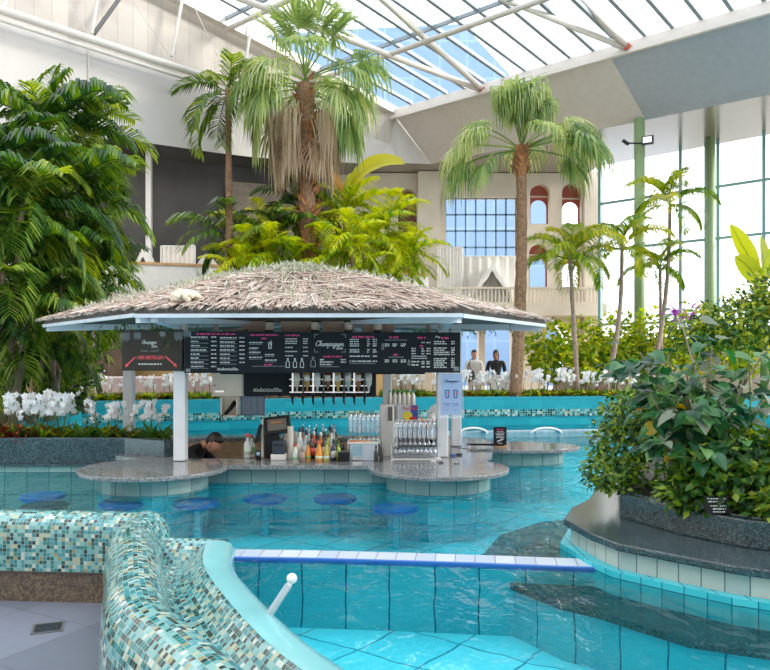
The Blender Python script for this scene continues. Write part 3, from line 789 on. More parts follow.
for y in (62, 84, 106, 128, 149, 170, 191, 213): wl(W_, c1(55), c1(rnd.choice([100, 120, 140, 95])), r1(y)); wl(W_, c1(160), c1(187), r1(y)); wl(Dm, c1(55), c1(145), r1(y+9), .6)
for y in (65, 87, 107, 128, 150, 171, 192): wl(W_, c1(205), c1(rnd.choice([255, 280, 290])), r1(y)); wl(W_, c1(305), c1(331), r1(y)); wl(Dm, c1(205), c1(290), r1(y+9), .6)
for a, b, y in [(355, 425, 90), (355, 400, 118), (355, 412, 140), (355, 424, 166), (436, 490, 152), (436, 497, 180)]: wl(W_, c1(a), c1(b), r1(y)); wl(Dm, c1(a), c1(b-5), r1(y+9), .6)
wl(Dm, c1(372), c1(540), r1(212), .6)
for a, b, y in [(540, 600, 71), (540, 602, 83), (540, 600, 94), (540, 578, 115), (540, 602, 136), (540, 582, 158)]: wl(W_, c1(a), c1(b), r1(y), 1.1); wl(W_, c1(632), c1(657), r1(y), 1.1)
def icon_bottle(fl, px, y0, y1, w):
    x = bx(px); a, b = bz(px, y1), bz(px, y0); s = (b-a); ww = w/F*7.9
    fl.stroke([(x-ww, a), (x-ww, a+.55*s), (x-ww*.35, a+.72*s), (x-ww*.35, b), (x+ww*.35, b), (x+ww*.35, a+.72*s), (x+ww, a+.55*s), (x+ww, a), (x-ww, a)], .006)
for x in (553, 590, 626): icon_bottle(W_, c1(x), r1(172), r1(218), 1.6)
icon_bottle(Dm, c1(683), r1(165), r1(214), 2.2)
# cocktail glass and skyline drawings
x = bx(c1(462)); z = bz(c1(462), r1(105)); W_.stroke([(x-.015, z+.03), (x-.012, z-.03), (x+.012, z-.03), (x+.015, z+.03), (x-.015, z+.03)], .007); W_.stroke([(x, z+.0), (x+.012, z+.05)], .005)
def skyline(fl, x0, x1, z, h):
    r = random.Random(3); x = x0
    while x < x1:
        w_ = (x1-x0)*r.uniform(.05, .12); q = h*r.uniform(.35, 1)
        fl.stroke([(x, z), (x, z+q*.6), (x+w_/2, z+q), (x+w_, z+q*.6), (x+w_, z), (x, z)], h*.16); x += w_*1.05
skyline(W_, bx(c1(192)), bx(c1(298)), bz(c1(192), r1(231)), .026)
# scripted name
W_.script('Champagner', bx(315), bz(315, 345.8), bx(343.5)-bx(315), .008); W_.script('Bar', bx(336), bz(336, 349.3), bx(342.5)-bx(336), .005)
for px, sx_ in ((314.5, 1), (345.5, -1)):
    for py, sz in ((334.5, -1), (352, 1)):
        x, z = bx(px), bz(px, py); Dm.stroke([(x+sx_*.04, z), (x, z), (x, z+sz*.035)], .005)
wl(Pk, c2(18), c2(112), r1(162), 1.7)
for a, b, y in [(0, 20, 178), (0, 68, 190), (0, 60, 203)]: wl(W_, c2(a), c2(b), r1(y), 1.4)
for y in (178, 190): wl(W_, c2(107), c2(133), r1(y), 1.2)
wl(Dm, c2(0), c2(100), r1(214), .7)
wl(Pk, c2(165), c2(278), r1(61), 2)
for y in (74, 85, 97, 107): wl(W_, c2(153), c2(rnd.choice([200, 215, 190])), r1(y), 1.2); wl(W_, c2(242), c2(257), r1(y), 1.2); wl(W_, c2(271), c2(293), r1(y), 1.2)
for y in (127, 138): wl(W_, c2(153), c2(202), r1(y), 1.5); wl(W_, c2(242), c2(257), r1(y), 1.4); wl(W_, c2(271), c2(293), r1(y), 1.4)
wl(W_, c2(153), c2(256), r1(160), 1.5); wl(W_, c2(271), c2(293), r1(160), 1.4); wl(W_, c2(153), c2(262), r1(186), 1.5); wl(Dm, c2(153), c2(285), r1(197), .7); wl(W_, c2(271), c2(293), r1(186), 1.4)
wl(Pk, c2(355), c2(410), r1(63), 2); wl(Pk, c2(378), c2(398), r1(152), 2); wl(Dm, c2(333), c2(445), r1(77), .8); wl(Dm, c2(353), c2(430), r1(165), .8)
for y in (98, 107, 180, 189):
    for a, b in ((333, 355), (373, 396), (415, 441)): wl(W_, c2(a), c2(b), r1(y), 1.3)
icon_bottle(Dm, c2(322), r1(95), r1(125), .9); icon_bottle(Dm, c2(457), r1(180), r1(205), .9)
wl(Pk, c2(500), c2(543), r1(65), 2); wl(Pk, c2(513), c2(534), r1(108), 2)
for y in (90, 121, 133, 147, 188, 198, 215): wl(W_, c2(521), c2(537), r1(y), 1.3); wl(W_, c2(547), c2(568), r1(y), 1.3)
for y in (121, 133, 147): wl(W_, c2(470), c2(492), r1(y), 1.4)
wl(W_, c2(470), c2(545), r1(160), 1); wl(W_, c2(470), c2(550), r1(171), 1)
for y in (188, 205): wl(W_, c2(470), c2(510), r1(y), 1.5)
wl(Pk, c2(622), c2(660), r1(67), 2); W_.stroke([(bx(c2(592)), bz(435, 337.5)), (bx(c2(600)), bz(435, 336)), (bx(c2(612)), bz(435, 338)), (bx(c2(616)), bz(435, 336.5))], .006)
for y in range(85, 220, 11):
    if y in (107, 162): continue
    wl(W_, c2(585), c2(rnd.choice([665, 640, 650])), r1(y), 1.3); wl(W_, c2(674), c2(692), r1(y), 1.3)
# bamboo leaf line drawings in the corners
def bamboo(fl, x, z, s, up=1):
    for i in range(5):
        q = x+s*(i-2)*.3; fl.stroke([(q, z), (q+s*.12, z-up*s*.5), (q+s*.02, z-up*s*(1.1+.2*(i % 2))), (q-s*.1, z-up*s*.5), (q, z)], .004)
bamboo(Dm, bx(187), bz(187, 330.5), .055); bamboo(Dm, bx(188), bz(188, 372), .03, -1); bamboo(Dm, bx(456.5), bz(456, 371), .04, -1)
W_.build('white_lettering', M['chalk'], mb); Pk.build('pink_lettering', M['pink'], mb); Dm.build('grey_lettering', M['chalk_dim'], mb)

# order-here sign on the left
A2 = Vector(((121.5-385)/F*8.05, 8.05, 0)); B2 = Vector(((182-385)/F*7.78, 7.78, 0)); L2 = (B2-A2).length
s1 = thing('order_sign', 'olive hanging sign reading HIER BESTELLEN with two red arrows', 'sign', (A2.x, A2.y, 1.37), math.atan2(B2.y-A2.y, B2.x-A2.x))
m = MB(); m.box((L2/2, .02, 0), (L2, .03, .43)); m.build('panel', M['board_olive'], s1, bevel=.004)
sx2 = lambda x: (x-60)/585*L2
sz2 = lambda y: .215-(y-92)/400*.43
f1 = Flat(.0035); f1.script('Champagner', sx2(258), sz2(222), sx2(400)-sx2(258), .008); f1.script('Bar', sx2(352), sz2(262), sx2(405)-sx2(352), .006)
f1.build('script_lettering', M['chalk'], s1)
f1 = Flat(.0035); f1.words(sx2(226), sx2(455), sz2(425), .016); f1.build('small_lettering', M['chalk'], s1)
f1 = Flat(.0035); f1.arrow((sx2(190), sz2(360)), (sx2(100), sz2(448)), .014, .03); f1.arrow((sx2(488), sz2(350)), (sx2(590), sz2(445)), .016, .032); f1.build('red_arrows', M['redtext'], s1)
text_part('HIER BESTELLEN', .05, s1, M['redtext'], sx2(342), .003, sz2(362), bold=.001, width=sx2(470)-sx2(215), name='red_lettering')
f1 = Flat(.0035)
for x, y, s in [(95, 110, .075), (215, 110, .06), (460, 108, .045), (610, 110, .075)]: bamboo(f1, sx2(x), sz2(y), s)
f1.stroke([(sx2(255), sz2(275)), (sx2(255), sz2(297)), (sx2(320), sz2(297))], .004); f1.stroke([(sx2(345), sz2(297)), (sx2(418), sz2(297)), (sx2(418), sz2(275))], .004)
f1.build('grey_lettering', M['chalk_dim'], s1)

# hanging case behind board: shelf with champagne bottles, cabinets, optics
t = thing('bottle_shelf', 'brown shelf box above the menu board holding champagne bottles', 'shelf', (-.7, 8.3, 1.45))
sb = []
m = MB(); m.box((0, .0, 0.09), (2.4, .26, .02)); m.build('board', M['brown'], t)
for x in (-1.18, -.72, -.28, .18, .62, 1.18):
    m = MB(); m.box((x, .06, .175), (.36 if abs(x) < 1 else .05, .02, .15)); m.build('back_panel', M['brown_pale'], t)
m = MB(); m.box((0, .12, -.13), (2.3, .02, .42)); m.build('rear_board', M['board'], t)

def lathe_part(name, prof, mat_, parent, n=14):
    m = MB(); m.lathe(prof, n); return m.build(name, mat_, parent, smooth=True)
def bottle(kind_mat, label_mat, cap_mat, label, cat='bottle', h=.30, r=.036, neck=.4, pour=False, group=None, name='liquor_bottle', taper=False):
    t = thing(name, label, cat, (0, 0, 0), 0, group)
    if taper: pr = [(.0, 0), (r*.95, 0), (r, .01), (r, h*.28), (r*.8, h*.5), (r*.42, h*.78), (r*.36, h*.9), (0, h*.9)]
    else: pr = [(.0, 0), (r*.95, 0), (r, .008), (r, h*(1-neck)*.92), (r*.85, h*(1-neck)), (r*.4, h*(1-neck*.72)), (r*.36, h*.93), (0, h*.93)]
    lathe_part('body', pr, kind_mat, t)
    if label_mat:
        lathe_part('label', [(r*1.02, h*.10), (r*1.02, h*.27)] if taper else [(r*1.02, h*.16), (r*1.02, h*(1-neck)*.75)], label_mat, t)
    z = h*.9
    lathe_part('cap', [(r*.4, z-.02), (r*.42, z), (r*.42, z+h*.09), (0, z+h*.09)], cap_mat, t, 10)
    if pour:
        m = MB(); m.tube([(0, 0, z+h*.08), (0, 0, z+h*.15), (.012, 0, z+h*.24)], .006, 6); m.build('pourer', M['chrome'], t, smooth=True)
    return t
def bm(c, rough=.12): 
    k = 'bm'+c
    if k not in M: M[k] = plain('bottle_'+c[1:], c, rough)
    return M[k]
for i, px in enumerate((270, 315.5, 348.5, 378)):
    b = bottle(bm('#26331f'), bm('#e9e4da', .6), bm('#2d2a22'), ['champagne bottle with white label on the shelf, nearest the brown box', 'champagne bottle with white label above the script lettering, left', 'champagne bottle with white label above the script lettering, right', 'champagne bottle with white label at the right end of the shelf'][i],
               h=.30, r=.048, group='champagne bottles above the menu board', name='champagne_bottle')
    b.location = ((px-385)/F*8.28, 8.25, 1.55)
t = thing('box', 'low brown carton lying on the shelf above the menu board', 'box', ((235-385)/F*8.25, 8.27, 1.55))
m = MB(); m.box((0, 0, .022), (.24, .16, .044)); m.build('body', M['brown'], t, bevel=.004)
m = MB(); m.box((0, 0, .049), (.25, .17, .012)); m.build('lid', mat('carton_lid', '#a98472', .6), t, bevel=.003)

def hang_box(name, label, cat, px0, px1, py0, py1, d, dep, mat_, group=None):
    a, b = P(px0, py1, d), P(px1, py0, d)
    t = thing(name, label, cat, ((a.x+b.x)/2, d, a.z), 0, group)
    w_, h_ = b.x-a.x, b.z-a.z
    m = MB(); m.box((0, dep/2, h_/2), (w_, dep, h_)); m.build('body', mat_, t, bevel=.005)
    return t, w_, h_
t, w_, h_ = hang_box('wall_cabinet', 'cream hanging cabinet with lock below the menu board', 'cabinet', 212, 243, 370, 396.5, 8.55, .3, M['cream'])
m = MB(); m.box((0, -.008, h_/2), (w_*.97, .014, h_*.96)); dr = m.build('door', M['cream'], t, bevel=.003)
m = MB(); m.box((-w_*.25, -.02, h_*.2), (.11, .014, .03)); m.build('handle', M['chrome'], dr, bevel=.004)
m = MB(); m.lathe([(0, 0), (.012, 0), (.012, .012), (0, .012)], 10, (-w_*.4, -.02, h_*.4)); m.build('lock', M['steel_dark'], dr)
t, w_, h_ = hang_box('charger_box', 'small cream open box with a black scanner hanging in it', 'box', 223.5, 240, 396.5, 415.5, 8.6, .02, M['cream'])
for x in (-1, 1):
    m = MB(); m.box((x*(w_/2-.006), -.08, h_/2), (.012, .16, h_)); m.build('side_panel', M['cream'], t)
m = MB(); m.box((0, -.08, .006), (w_, .16, .012)); m.build('bottom_panel', M['cream'], t)
s2 = thing('barcode_scanner', 'black handheld scanner with looped cord in the cream box', 'scanner', (t.location.x, 8.52, t.location.z+.012))
m = MB(); m.tube([(-.05, -.04, 0.01), (.0, -.02, .07), (.06, 0, .15)], [.018, .022, .03], 8); m.build('body', M['black'], s2, smooth=True)
m = MB(); m.tube([(-.05, -.05, .01), (-.085, -.09, -.0), (-.1, -.1, -.04), (-.085, -.1, -.075), (-.06, -.1, -.05), (-.07, -.1, 0)], .006, 6); m.build('cord', M['black'], s2, smooth=True)
# lower board with script
t, w_, h_ = hang_box('lower_sign', 'dark board with skyline drawing hanging below the main menu', 'sign', 243.5, 290, 368, 396, 8.5, .03, M['board'])
f1 = Flat(-.003); f1.script('Bar', .0, h_-.055, .11, .008); f1.stroke([(-.13, h_-.05), (-.11, h_-.06)], .01); f1.build('script_lettering', M['chalk'], t); f1 = Flat(-.003); skyline(f1, -.15, .17, .055, .04); f1.build('skyline_drawing', M['chalk'], t)
t, w_, h_ = hang_box('price_sheet', 'blue-grey printed price sheet hanging beside the cream box', 'sheet', 240.5, 265, 396, 415.5, 8.55, .008, mat('sheet_blue', '#5b6b84', .5, var=.05))
f1 = Flat(-.002)
for i in range(9):
    for a, b in ((-.42, -.1), (-.05, .15), (.25, .42)): f1.words(a*w_, b*w_, h_*.9-i*h_*.095, .009)
f1.build('printed_text', M['chalk_dim'], t)
# spirits dispenser (optics)
t, w_, h_ = hang_box('spirit_dispenser', 'dark wall rack of eight upside-down bottles with chrome bars and taps', 'dispenser', 289, 376, 369, 396.5, 8.45, .03, M['board'])
for i in range(3):
    m = MB(); m.bar((-w_*.49, -.03, .05+i*.065*1.1), (w_*.42, -.03, .05+i*.065*1.1), .008, .011); m.build('rail', M['chrome'], t)
for i in range(8):
    x = -w_*.45+i*w_*.117
    m = MB(); m.box((x, -.05, h_*.5), (.02, .02, h_*.9)); m.build('upright', M['steel_dark'] if i % 2 else M['chrome'], t)
    m = MB(); m.tube([(x, -.07, .01), (x, -.085, -.05), (x+.01, -.1, -.085)], [.014, .012, .006], 8); m.ball((x, -.07, .02), .024, 8, 6); m.build('tap', M['black'], t, smooth=True)
for i in range(8):
    x = t.location.x-w_*.40+i*w_*.117
    c_ = ['#c7b79a', '#b58a3a', '#cfd3cc', '#6a3a1a', '#c0a050', '#a9b7b0', '#8c5a2a', '#d6d2c8'][i]
    b = thing('spirit_bottle', '%s upside-down spirit bottle from left in the dispenser' % ORD[i+1], 'bottle', (x, 8.37, t.location.z+.055), 0, 'bottles in the dispenser')
    lathe_part('body', [(0, 0), (.012, 0), (.013, .05), (.034, .09), (.035, .24), (0, .24)], bm(c_, .1), b)
    lathe_part('label', [(.036, .12), (.036, .19)], bm('#e9e4da', .6), b)

# =================================================================== ON THE COUNTER
ZT = .2
def onbar(px, d): return ((px-385)/F*d, d, ZT)
# till
t = thing('cash_register', 'black point-of-sale terminal with tilted screen on the counter', 'cash register', onbar(272, 8.2))
Mx = Matrix.Rotation(-.35, 3, 'X') @ Matrix.Rotation(-.12, 3, 'Y')
m = MB(); m.box((.06, -.02, .36), (.29, .03, .20), M=Mx); sc_ = m.build('monitor', M['black'], t, bevel=.006)
m = MB(); m.box((.06, -.038, .368), (.205, .004, .125), M=Mx); m.build('screen', M['screen'], sc_)
m = MB(); m.box((.055, -.0415, .395), (.12, .003, .022), M=Mx); m.build('dialog_bar', mat('dialog_orange', '#a5622e', .4), sc_)
m = MB(); m.box((.065, -.0395, .335), (.05, .003, .05), M=Mx); m.build('dialog_box', M['cream'], sc_)
m = MB(); m.box((.0, .03, .15), (.15, .14, .30)); m.build('stand', M['black'], t, bevel=.01)
m = MB(); m.box((-.105, .05, .21), (.025, .10, .42)); m.build('side_panel', M['cream'], t, bevel=.005)
m = MB(); m.box((-.14, -.02, .27), (.03, .14, .20), M=Matrix.Rotation(.25, 3, 'Y')); m.build('customer_display', M['black'], t, bevel=.006)
t = thing('receipt_printer', 'small dark blue receipt printer below the till screen', 'printer', onbar(279, 8.08))
m = MB(); m.box((0, 0, .03), (.16, .14, .06)); m.build('base', M['white'], t, bevel=.006)
m = MB(); m.box((.0, 0, .13), (.13, .13, .14)); m.build('body', mat('printer_blue', '#253244', .4), t, bevel=.01)
m = MB(); m.box((.0, -.068, .16), (.10, .006, .012)); m.build('slot', M['black'], t)
t = thing('card_terminal', 'small card payment terminal at the foot of the till', 'card terminal', onbar(258.5, 8.0))
m = MB(); m.box((0, 0, .055), (.05, .04, .11)); m.build('body', M['black'], t, bevel=.006)
m = MB(); m.box((0, -.022, .075), (.036, .003, .035)); m.build('screen', bm('#8fb3cf', .3), t)
# squeezy water bottle left of till
b = bottle(bm('#cfd8d4', .2), bm('#c9d7c8', .5), bm('#d8503a'), 'clear soft bottle with green label left of the till', h=.27, r=.04, name='water_bottle'); b.location = onbar(247.5, 8.2)
b = bottle(bm('#d8dcd2', .2), bm('#6fa87a', .5), bm('#b03a3a'), 'second clear bottle tucked close to the till side panel', h=.25, r=.035, name='water_bottle'); b.location = onbar(251.5, 8.28)
# cup stacks
cupmat = plain('plastic_cup', '#ece5da', .35)
proto = None
for sname, px, d, nn in [('tallest', 293.0, 8.14, 20), ('middle', 289, 8.25, 18), ('shortest', 297.5, 8.28, 15)]:
    for k in range(nn):
        if proto is None:
            proto = thing('plastic_cup', '', 'cup', (0, 0, 0)); 
            lathe_part('body', [(0, 0), (.026, 0), (.033, .075), (.035, .077), (.032, .075), (.025, .006)], cupmat, proto, 12); c = proto
        else: c = dup(proto)
        x, y, z = onbar(px-2.5, d)
        place(c, (x, y, z+k*.0145), 0, 'white plastic cup in the %s stack right of the till' % sname, 'cups in the %s stack' % sname)
# bottles: (px, depth, height, radius, glass, label, cap, text, taper, pourer)
BOT = [
 (295.4, 7.93, .185, .034, '#cdd6c8', '#7fae86', '#c03a3a', 'short clear bottle with patterned label and red cap, leftmost in front row', True, False),
 (308, 7.95, .21, .030, '#d58a2c', '#7f9a4a', '#3a3a2a', 'slim tapered orange juice bottle beside the brown tumbler', True, False),
 (319, 7.94, .215, .040, '#de8a26', '#d9d6b0', '#e8641f', 'wide tapered orange juice bottle with orange cap, middle of front row', True, False),
 (326.5, 7.95, .215, .036, '#b7a64a', '#cfd9c4', '#6a9a4a', 'tapered yellow-green juice bottle with green cap in front row', True, False),
 (333.5, 7.96, .235, .031, '#16243c', '#c9c3bd', '#10161f', 'dark navy bottle with pale label in front row', False, False),
 (300, 8.18, .34, .034, '#d9e2e2', '#e8e4d8', '#1d2a55', 'tall clear bottle with navy cap at left of back row', False, False),
 (306.2, 8.2, .30, .036, '#b9c7cf', '#e2e2de', '#1c2340', 'clear vodka-style bottle with dark cap and pourer', False, True),
 (311.5, 8.12, .275, .036, '#2a1712', '#c23a2a', '#16100e', 'dark brown bottle with red label behind orange juice', False, False),
 (314, 8.22, .29, .034, '#d44a22', '#e9c9a0', '#c9cdd0', 'bright red bottle with silver pourer in back row', False, True),
 (317.6, 8.15, .265, .033, '#1d2a2c', '#e6e0d0', '#0f1414', 'black bottle with cream label behind wide juice bottle', False, False),
 (321, 8.22, .28, .033, '#e07a1e', '#f0d9b0', '#e8e8e4', 'orange liqueur bottle with white cap in back row', False, False),
 (324.8, 8.16, .285, .034, '#2b2f3a', '#d8c9a0', '#14181f', 'dark grey bottle with tan label and pourer', False, True),
 (328, 8.22, .27, .033, '#c9b94a', '#e9e6cf', '#4a5a22', 'yellow bottle with olive cap in back row', False, False),
 (331.6, 8.23, .325, .034, '#cfd9d6', '#dfe4e2', '#3b3a38', 'tall clear bottle with tapered pourer right of the yellow one', False, True),
 (336.2, 8.15, .285, .031, '#2f4a26', '#c23a4a', '#17301a', 'dark green bottle with red label near the right end', False, False),
 (338.4, 7.98, .215, .026, '#8fae2c', '#d9e04a', '#3a5a1a', 'small lime green bottle near the right end of the row', False, False),
 (342, 8.12, .225, .032, '#17191d', '#3a3f4a', '#0c0d10', 'squat black bottle at the right end of the row', False, False),
 (303, 8.3, .33, .032, '#a9764a', '#e9dcc0', '#3a2a1c', 'amber bottle with cream label in the rearmost row, left', False, True),
 (309, 8.31, .31, .032, '#e4e6e0', '#3a5a9a', '#c9ccd0', 'clear bottle with blue label in the rearmost row', False, True),
 (315.8, 8.32, .32, .032, '#4a1a16', '#e2c9a0', '#1a1210', 'dark red bottle in the rearmost row behind the bright red one', False, True),
 (322.8, 8.31, .33, .032, '#2a5a3a', '#e6e6d0', '#b9bcc0', 'emerald green bottle with white label in the rearmost row', False, True),
 (329.8, 8.31, .34, .032, '#c98a3a', '#efe0c0', '#20201c', 'golden bottle with dark cap in the rearmost row', False, False),
 (334.2, 8.29, .31, .032, '#dfe3e0', '#b03a3a', '#d6d8da', 'clear bottle with red label in the rearmost row, right', False, True)]
for px, d, h, r, g_, l_, c_, lb, tp, po in BOT:
    b = bottle(bm(g_), bm(l_, .55), bm(c_, .4), lb, h=h, r=r, taper=tp, pour=po, group='bottles standing on the bar counter'); b.location = onbar(px, d)
t = thing('tumbler', 'brown ribbed plastic tumbler between the juice bottles', 'tumbler', onbar(302, 7.92))
lathe_part('body', [(0, 0), (.028, 0), (.034, .105), (.031, .105), (.026, .008)], plain('tumbler_brown', '#9a8478', .4), t)
t = thing('drip_tray', 'black rubber tray at the right end of the bottle row', 'tray', onbar(343.5, 7.94))
m = MB(); m.box((0, 0, .05), (.12, .1, .10)); m.build('body', M['black'], t, bevel=.008)
m = MB(); m.box((0, 0, .102), (.125, .105, .008)); m.build('rim', M['steel_dark'], t)
# steel sink caddy
t = thing('ice_bin', 'white and steel ice bin with orange slices on its lid', 'ice bin', onbar(364, 8.05))
m = MB(); m.box((0, 0, .09), (.30, .16, .18)); m.build('body', plain('bin_white', '#b9c4d0', .3), t, bevel=.008)
m = MB(); m.box((-.07, -.084, .09), (.10, .006, .16)); m.build('front_panel', M['chrome'], t)
m = MB(); m.box((-.01, 0, .186), (.33, .18, .012)); m.build('lid', M['white'], t, bevel=.003)
for i, (dx, lb) in enumerate(((-.12, 'orange citrus slice at the left of the white bin lid'), (-.06, 'orange citrus slice second from left on the white bin lid'), (.02, 'pale orange citrus slice at the right of the bin lid'))):
    m = MB(); m.lathe([(0, 0), (.034, 0), (.036, .004), (.034, .008), (0, .008)], 14); o = m.build('citrus_slice', plain('citrus_%d' % i, ['#e8641e', '#ef8a2c', '#f0a84a'][i], .5)); tag(o, lb, 'citrus slice', 'citrus slices')
    x, y, z = onbar(364, 8.05); o.location = (x+dx, y, z+.192)
for i, (px, hgt, lb) in enumerate(((376, .17, 'dark slim black flask between the two glass groups'), (381.5, .23, 'taller dark flask with green cap between the two glass groups'))):
    b = bottle(bm('#1c1f1e', .3), None, bm('#2f7a3a' if i else '#111', .5) if i else M['black'], lb, h=hgt, r=.022, name='flask'); b.location = onbar(px, 7.93)
# glass racks
gp = None
def glass_proto():
    t = thing('tall_glass', '', 'glass', (0, 0, 0))
    lathe_part('bowl', [(.024, .225), (.0265, .225), (.030, .20), (.026, .07), (.02, .06), (0, .058)][::-1], M['glassware'], t, 10)
    lathe_part('foot', [(.0, .0), (.027, .0), (.027, .006), (.008, .014), (.007, .058), (0, .058)], M['glassware'], t, 10)
    return t
def rack(label, x0, x1, y, z, rows, dep):
    t = thing('glass_tray', label, 'tray', ((x0+x1)/2, y, z)); w_ = x1-x0
    m = MB(); m.box((0, 0, .006), (w_, dep, .012)); m.build('base', M['white'], t, bevel=.003)
    return t
xl = lambda px, d: (px-385)/F*d
def glasses(pxs, d, z, rows, lab, grp, zs=1.1):
    global gp
    for r in range(rows):
        for i, px in enumerate(pxs):
            if gp is None: gp = glass_proto(); g_ = gp
            else: g_ = dup(gp)
            place(g_, (xl(px, d+r*.075), d+r*.075, z), rnd.uniform(0, 3), lab % (ORD[i+1], 'front' if r == 0 else ('middle' if r == 1 and rows == 3 else 'back')), grp).scale = (.8, .8, zs)
m = MB(); m.box((0, 0, .095), (.38, .26, .19)); st = thing('glass_shelf', 'white low shelf unit carrying the left group of glasses', 'shelf', (xl(365, 8.27), 8.27, ZT))
m.build('body', M['white'], st, bevel=.005)
m = MB(); m.box((0, -.131, .095), (.34, .004, .14)); m.build('opening_shade', M['steel_dark'], st)  # flat dark plate painted for the shade inside the shelf
glasses([350.5, 355, 359.5, 364, 368.5, 373, 377.5], 8.22, ZT+.19, 2, '%s glass from left, %s row of the left glass group', 'tall glasses in the left group', 1.3)
t = thing('glass_rack', 'two-tier clear rack holding the right group of glasses', 'rack', (xl(415.5, 8.15), 8.15, ZT))
for z in (0, .145):
    m = MB(); m.box((0, 0, z+.006), (.54, .27, .012)); m.build('shelf', M['acrylic'] if z else M['white'], t)
for x in (-.262, .262):
    m = MB(); m.box((x, .128, .08), (.012, .012, .16)); m.build('upright', M['chrome'], t)
GX = [396+i*4.7 for i in range(9)]
for tier, z, rows in (('upper', ZT+.157, 3),):
    glasses(GX, 8.07, z, rows, '%s glass from left, upper tier %s row of the right group', 'tall glasses on the upper tier')
sg = None
for r in range(2):
    for i in range(10):
        if sg is None:
            sg = thing('short_glass', '', 'glass', (0, 0, 0)); lathe_part('bowl', [(.0, .0), (.022, 0), (.027, .115), (.025, .115), (.02, .008)], M['glassware'], sg, 10); g_ = sg
        else: g_ = dup(sg)
        d = 8.06+r*.08; place(g_, (xl(395.5+i*4.3, d), d, ZT+.012), 0, '%s short glass from left, lower tier %s row of the right group' % (ORD[i+1], 'front' if r == 0 else 'back'), 'short glasses on the lower tier')
# white column fridge-like box and drinks carton behind the glasses
t = thing('drinks_cooler', 'white upright cooler with a vent panel behind the glasses', 'cooler', (xl(387, 8.62), 8.62, -1.0))
m = MB(); m.box((0, 0, .88), (.16, .22, 1.76)); m.build('body', M['white'], t, bevel=.01)
m = MB(); m.box((.035, -.113, 1.66), (.05, .006, .16)); m.build('vent', M['steel_dark'], t)
t = thing('back_shelf', 'pale shelf unit behind the right glass group', 'shelf', (xl(414, 8.75), 8.75, -1.0))
m = MB(); m.box((0, 0, .79), (.44, .26, 1.58)); m.build('body', M['white'], t, bevel=.008)
m = MB(); m.box((0, -.132, .9), (.38, .004, 1.2)); m.build('opening_shade', M['steel_dark'], t)  # dark sheet on a solid body, stands for the hollow's shade
t = thing('drinks_carton', 'silver and blue energy drink carton with yellow disc and red lettering', 'carton', (xl(407.5, 8.68), 8.68, .58))
m = MB(); m.box((0, 0, .085), (.24, .10, .17)); m.build('body', plain('carton_silver', '#b9c3cc', .3), t, bevel=.003)
f1 = Flat(-.0515); f1.rect(.035, .119, .001, .169); f1.build('blue_panel', plain('carton_blue', '#1d3f9a', .4), t)
f1 = Flat(-.0525); f1.m.add([(.0+.055*math.cos(2*PI*i/24), -.0525, .05+.05*math.sin(2*PI*i/24)) for i in range(24)], [tuple(range(24))]); f1.build('yellow_disc', plain('carton_yellow', '#e8d02a', .4), t)
f1 = Flat(-.0535); f1.m.add([(.06+.045*math.cos(2*PI*i/16), -.0535, .02+.018*math.sin(2*PI*i/16)) for i in range(16)], [tuple(range(16))]); f1.build('red_emblem', plain('carton_red', '#d0262c', .4), t)
text_part('Red Bull', .05, t, M['carton_red'] if 'carton_red' in M else plain('carton_lettering', '#d8242e', .5), .03, -.0545, .135, bold=.001, width=.17, name='red_lettering')
t = thing('drinks_carton', 'plain silver carton standing left of the blue one', 'carton', (xl(396, 8.72), 8.72, .58))
m = MB(); m.box((0, 0, .08), (.09, .10, .16)); m.build('body', plain('carton_silver_plain', '#aab6c2', .35), t, bevel=.003)
m = MB(); m.box((-.02, -.052, .08), (.02, .003, .13)); m.build('stripe', M['wood'], t)
# white bottles behind
t = thing('display_stand', 'white stepped stand carrying the white bottles', 'stand', (xl(401, 9.3), 9.3, -1.0))
m = MB(); m.box((0, 0, .86), (.36, .25, 1.72)); m.build('body', M['white'], t, bevel=.008)
m = MB(); m.box((0, .06, 1.725), (.36, .13, .02)); m.build('step', M['white'], t, bevel=.003)
pb = None
for i in range(6):
    if pb is None:
        pb = thing('white_bottle', '', 'bottle', (0, 0, 0), 0); lathe_part('body', [(0, 0), (.028, 0), (.028, .11), (.012, .14), (.012, .155), (0, .155)], bm('#f0ece4', .3), pb); lathe_part('cap', [(.014, .15), (.014, .175), (0, .175)], bm('#2fa39a', .4), pb); b = pb
    else: b = dup(pb)
    place(b, (xl(390+i*4.6, 9.24), 9.22, .72), 0, '%s white bottle with teal cap from left behind the glasses' % ORD[i+1], 'white bottles behind the glasses')

# blue poster in acrylic holder on the post
a, b = P(441, 415, 7.98), P(462, 374, 7.98)
t = thing('poster_stand', 'pale blue cocktail poster in clear holder fixed to the right post', 'poster', ((a.x+b.x)/2, 7.98, a.z), .0)
w_, h_ = b.x-a.x, b.z-a.z
m = MB(); m.box((0, .03, h_/2-.01), (w_+.05, .012, h_+.05)); m.build('holder', M['acrylic'], t)
m = MB(); m.box((0, .018, h_/2), (w_, .006, h_)); m.build('sheet', M['posterblue'], t)
f1 = Flat(.0135); f1.script('Champagner', -w_*.36, h_*.80, w_*.68, .004)
for i in range(2):
    x = (-.2, .2)[i]*w_; f1.stroke([(x-.012, h_*.42), (x-.02, h_*.6), (x+.02, h_*.6), (x+.012, h_*.42), (x-.012, h_*.42)], .012); f1.words(x-.035, x+.035, h_*.27, .012); f1.words(x-.025, x+.025, h_*.22, .008); f1.words(x-.02, x+.02, h_*.12, .01)
f1.build('blue_lettering', M['posterink'], t)
f1 = Flat(.013)
for x in (-.15*w_, .26*w_): f1.rect(x-.01, x+.014, h_*.5, h_*.56); 
f1.build('red_accents', plain('poster_red', '#b86a78', .5), t)
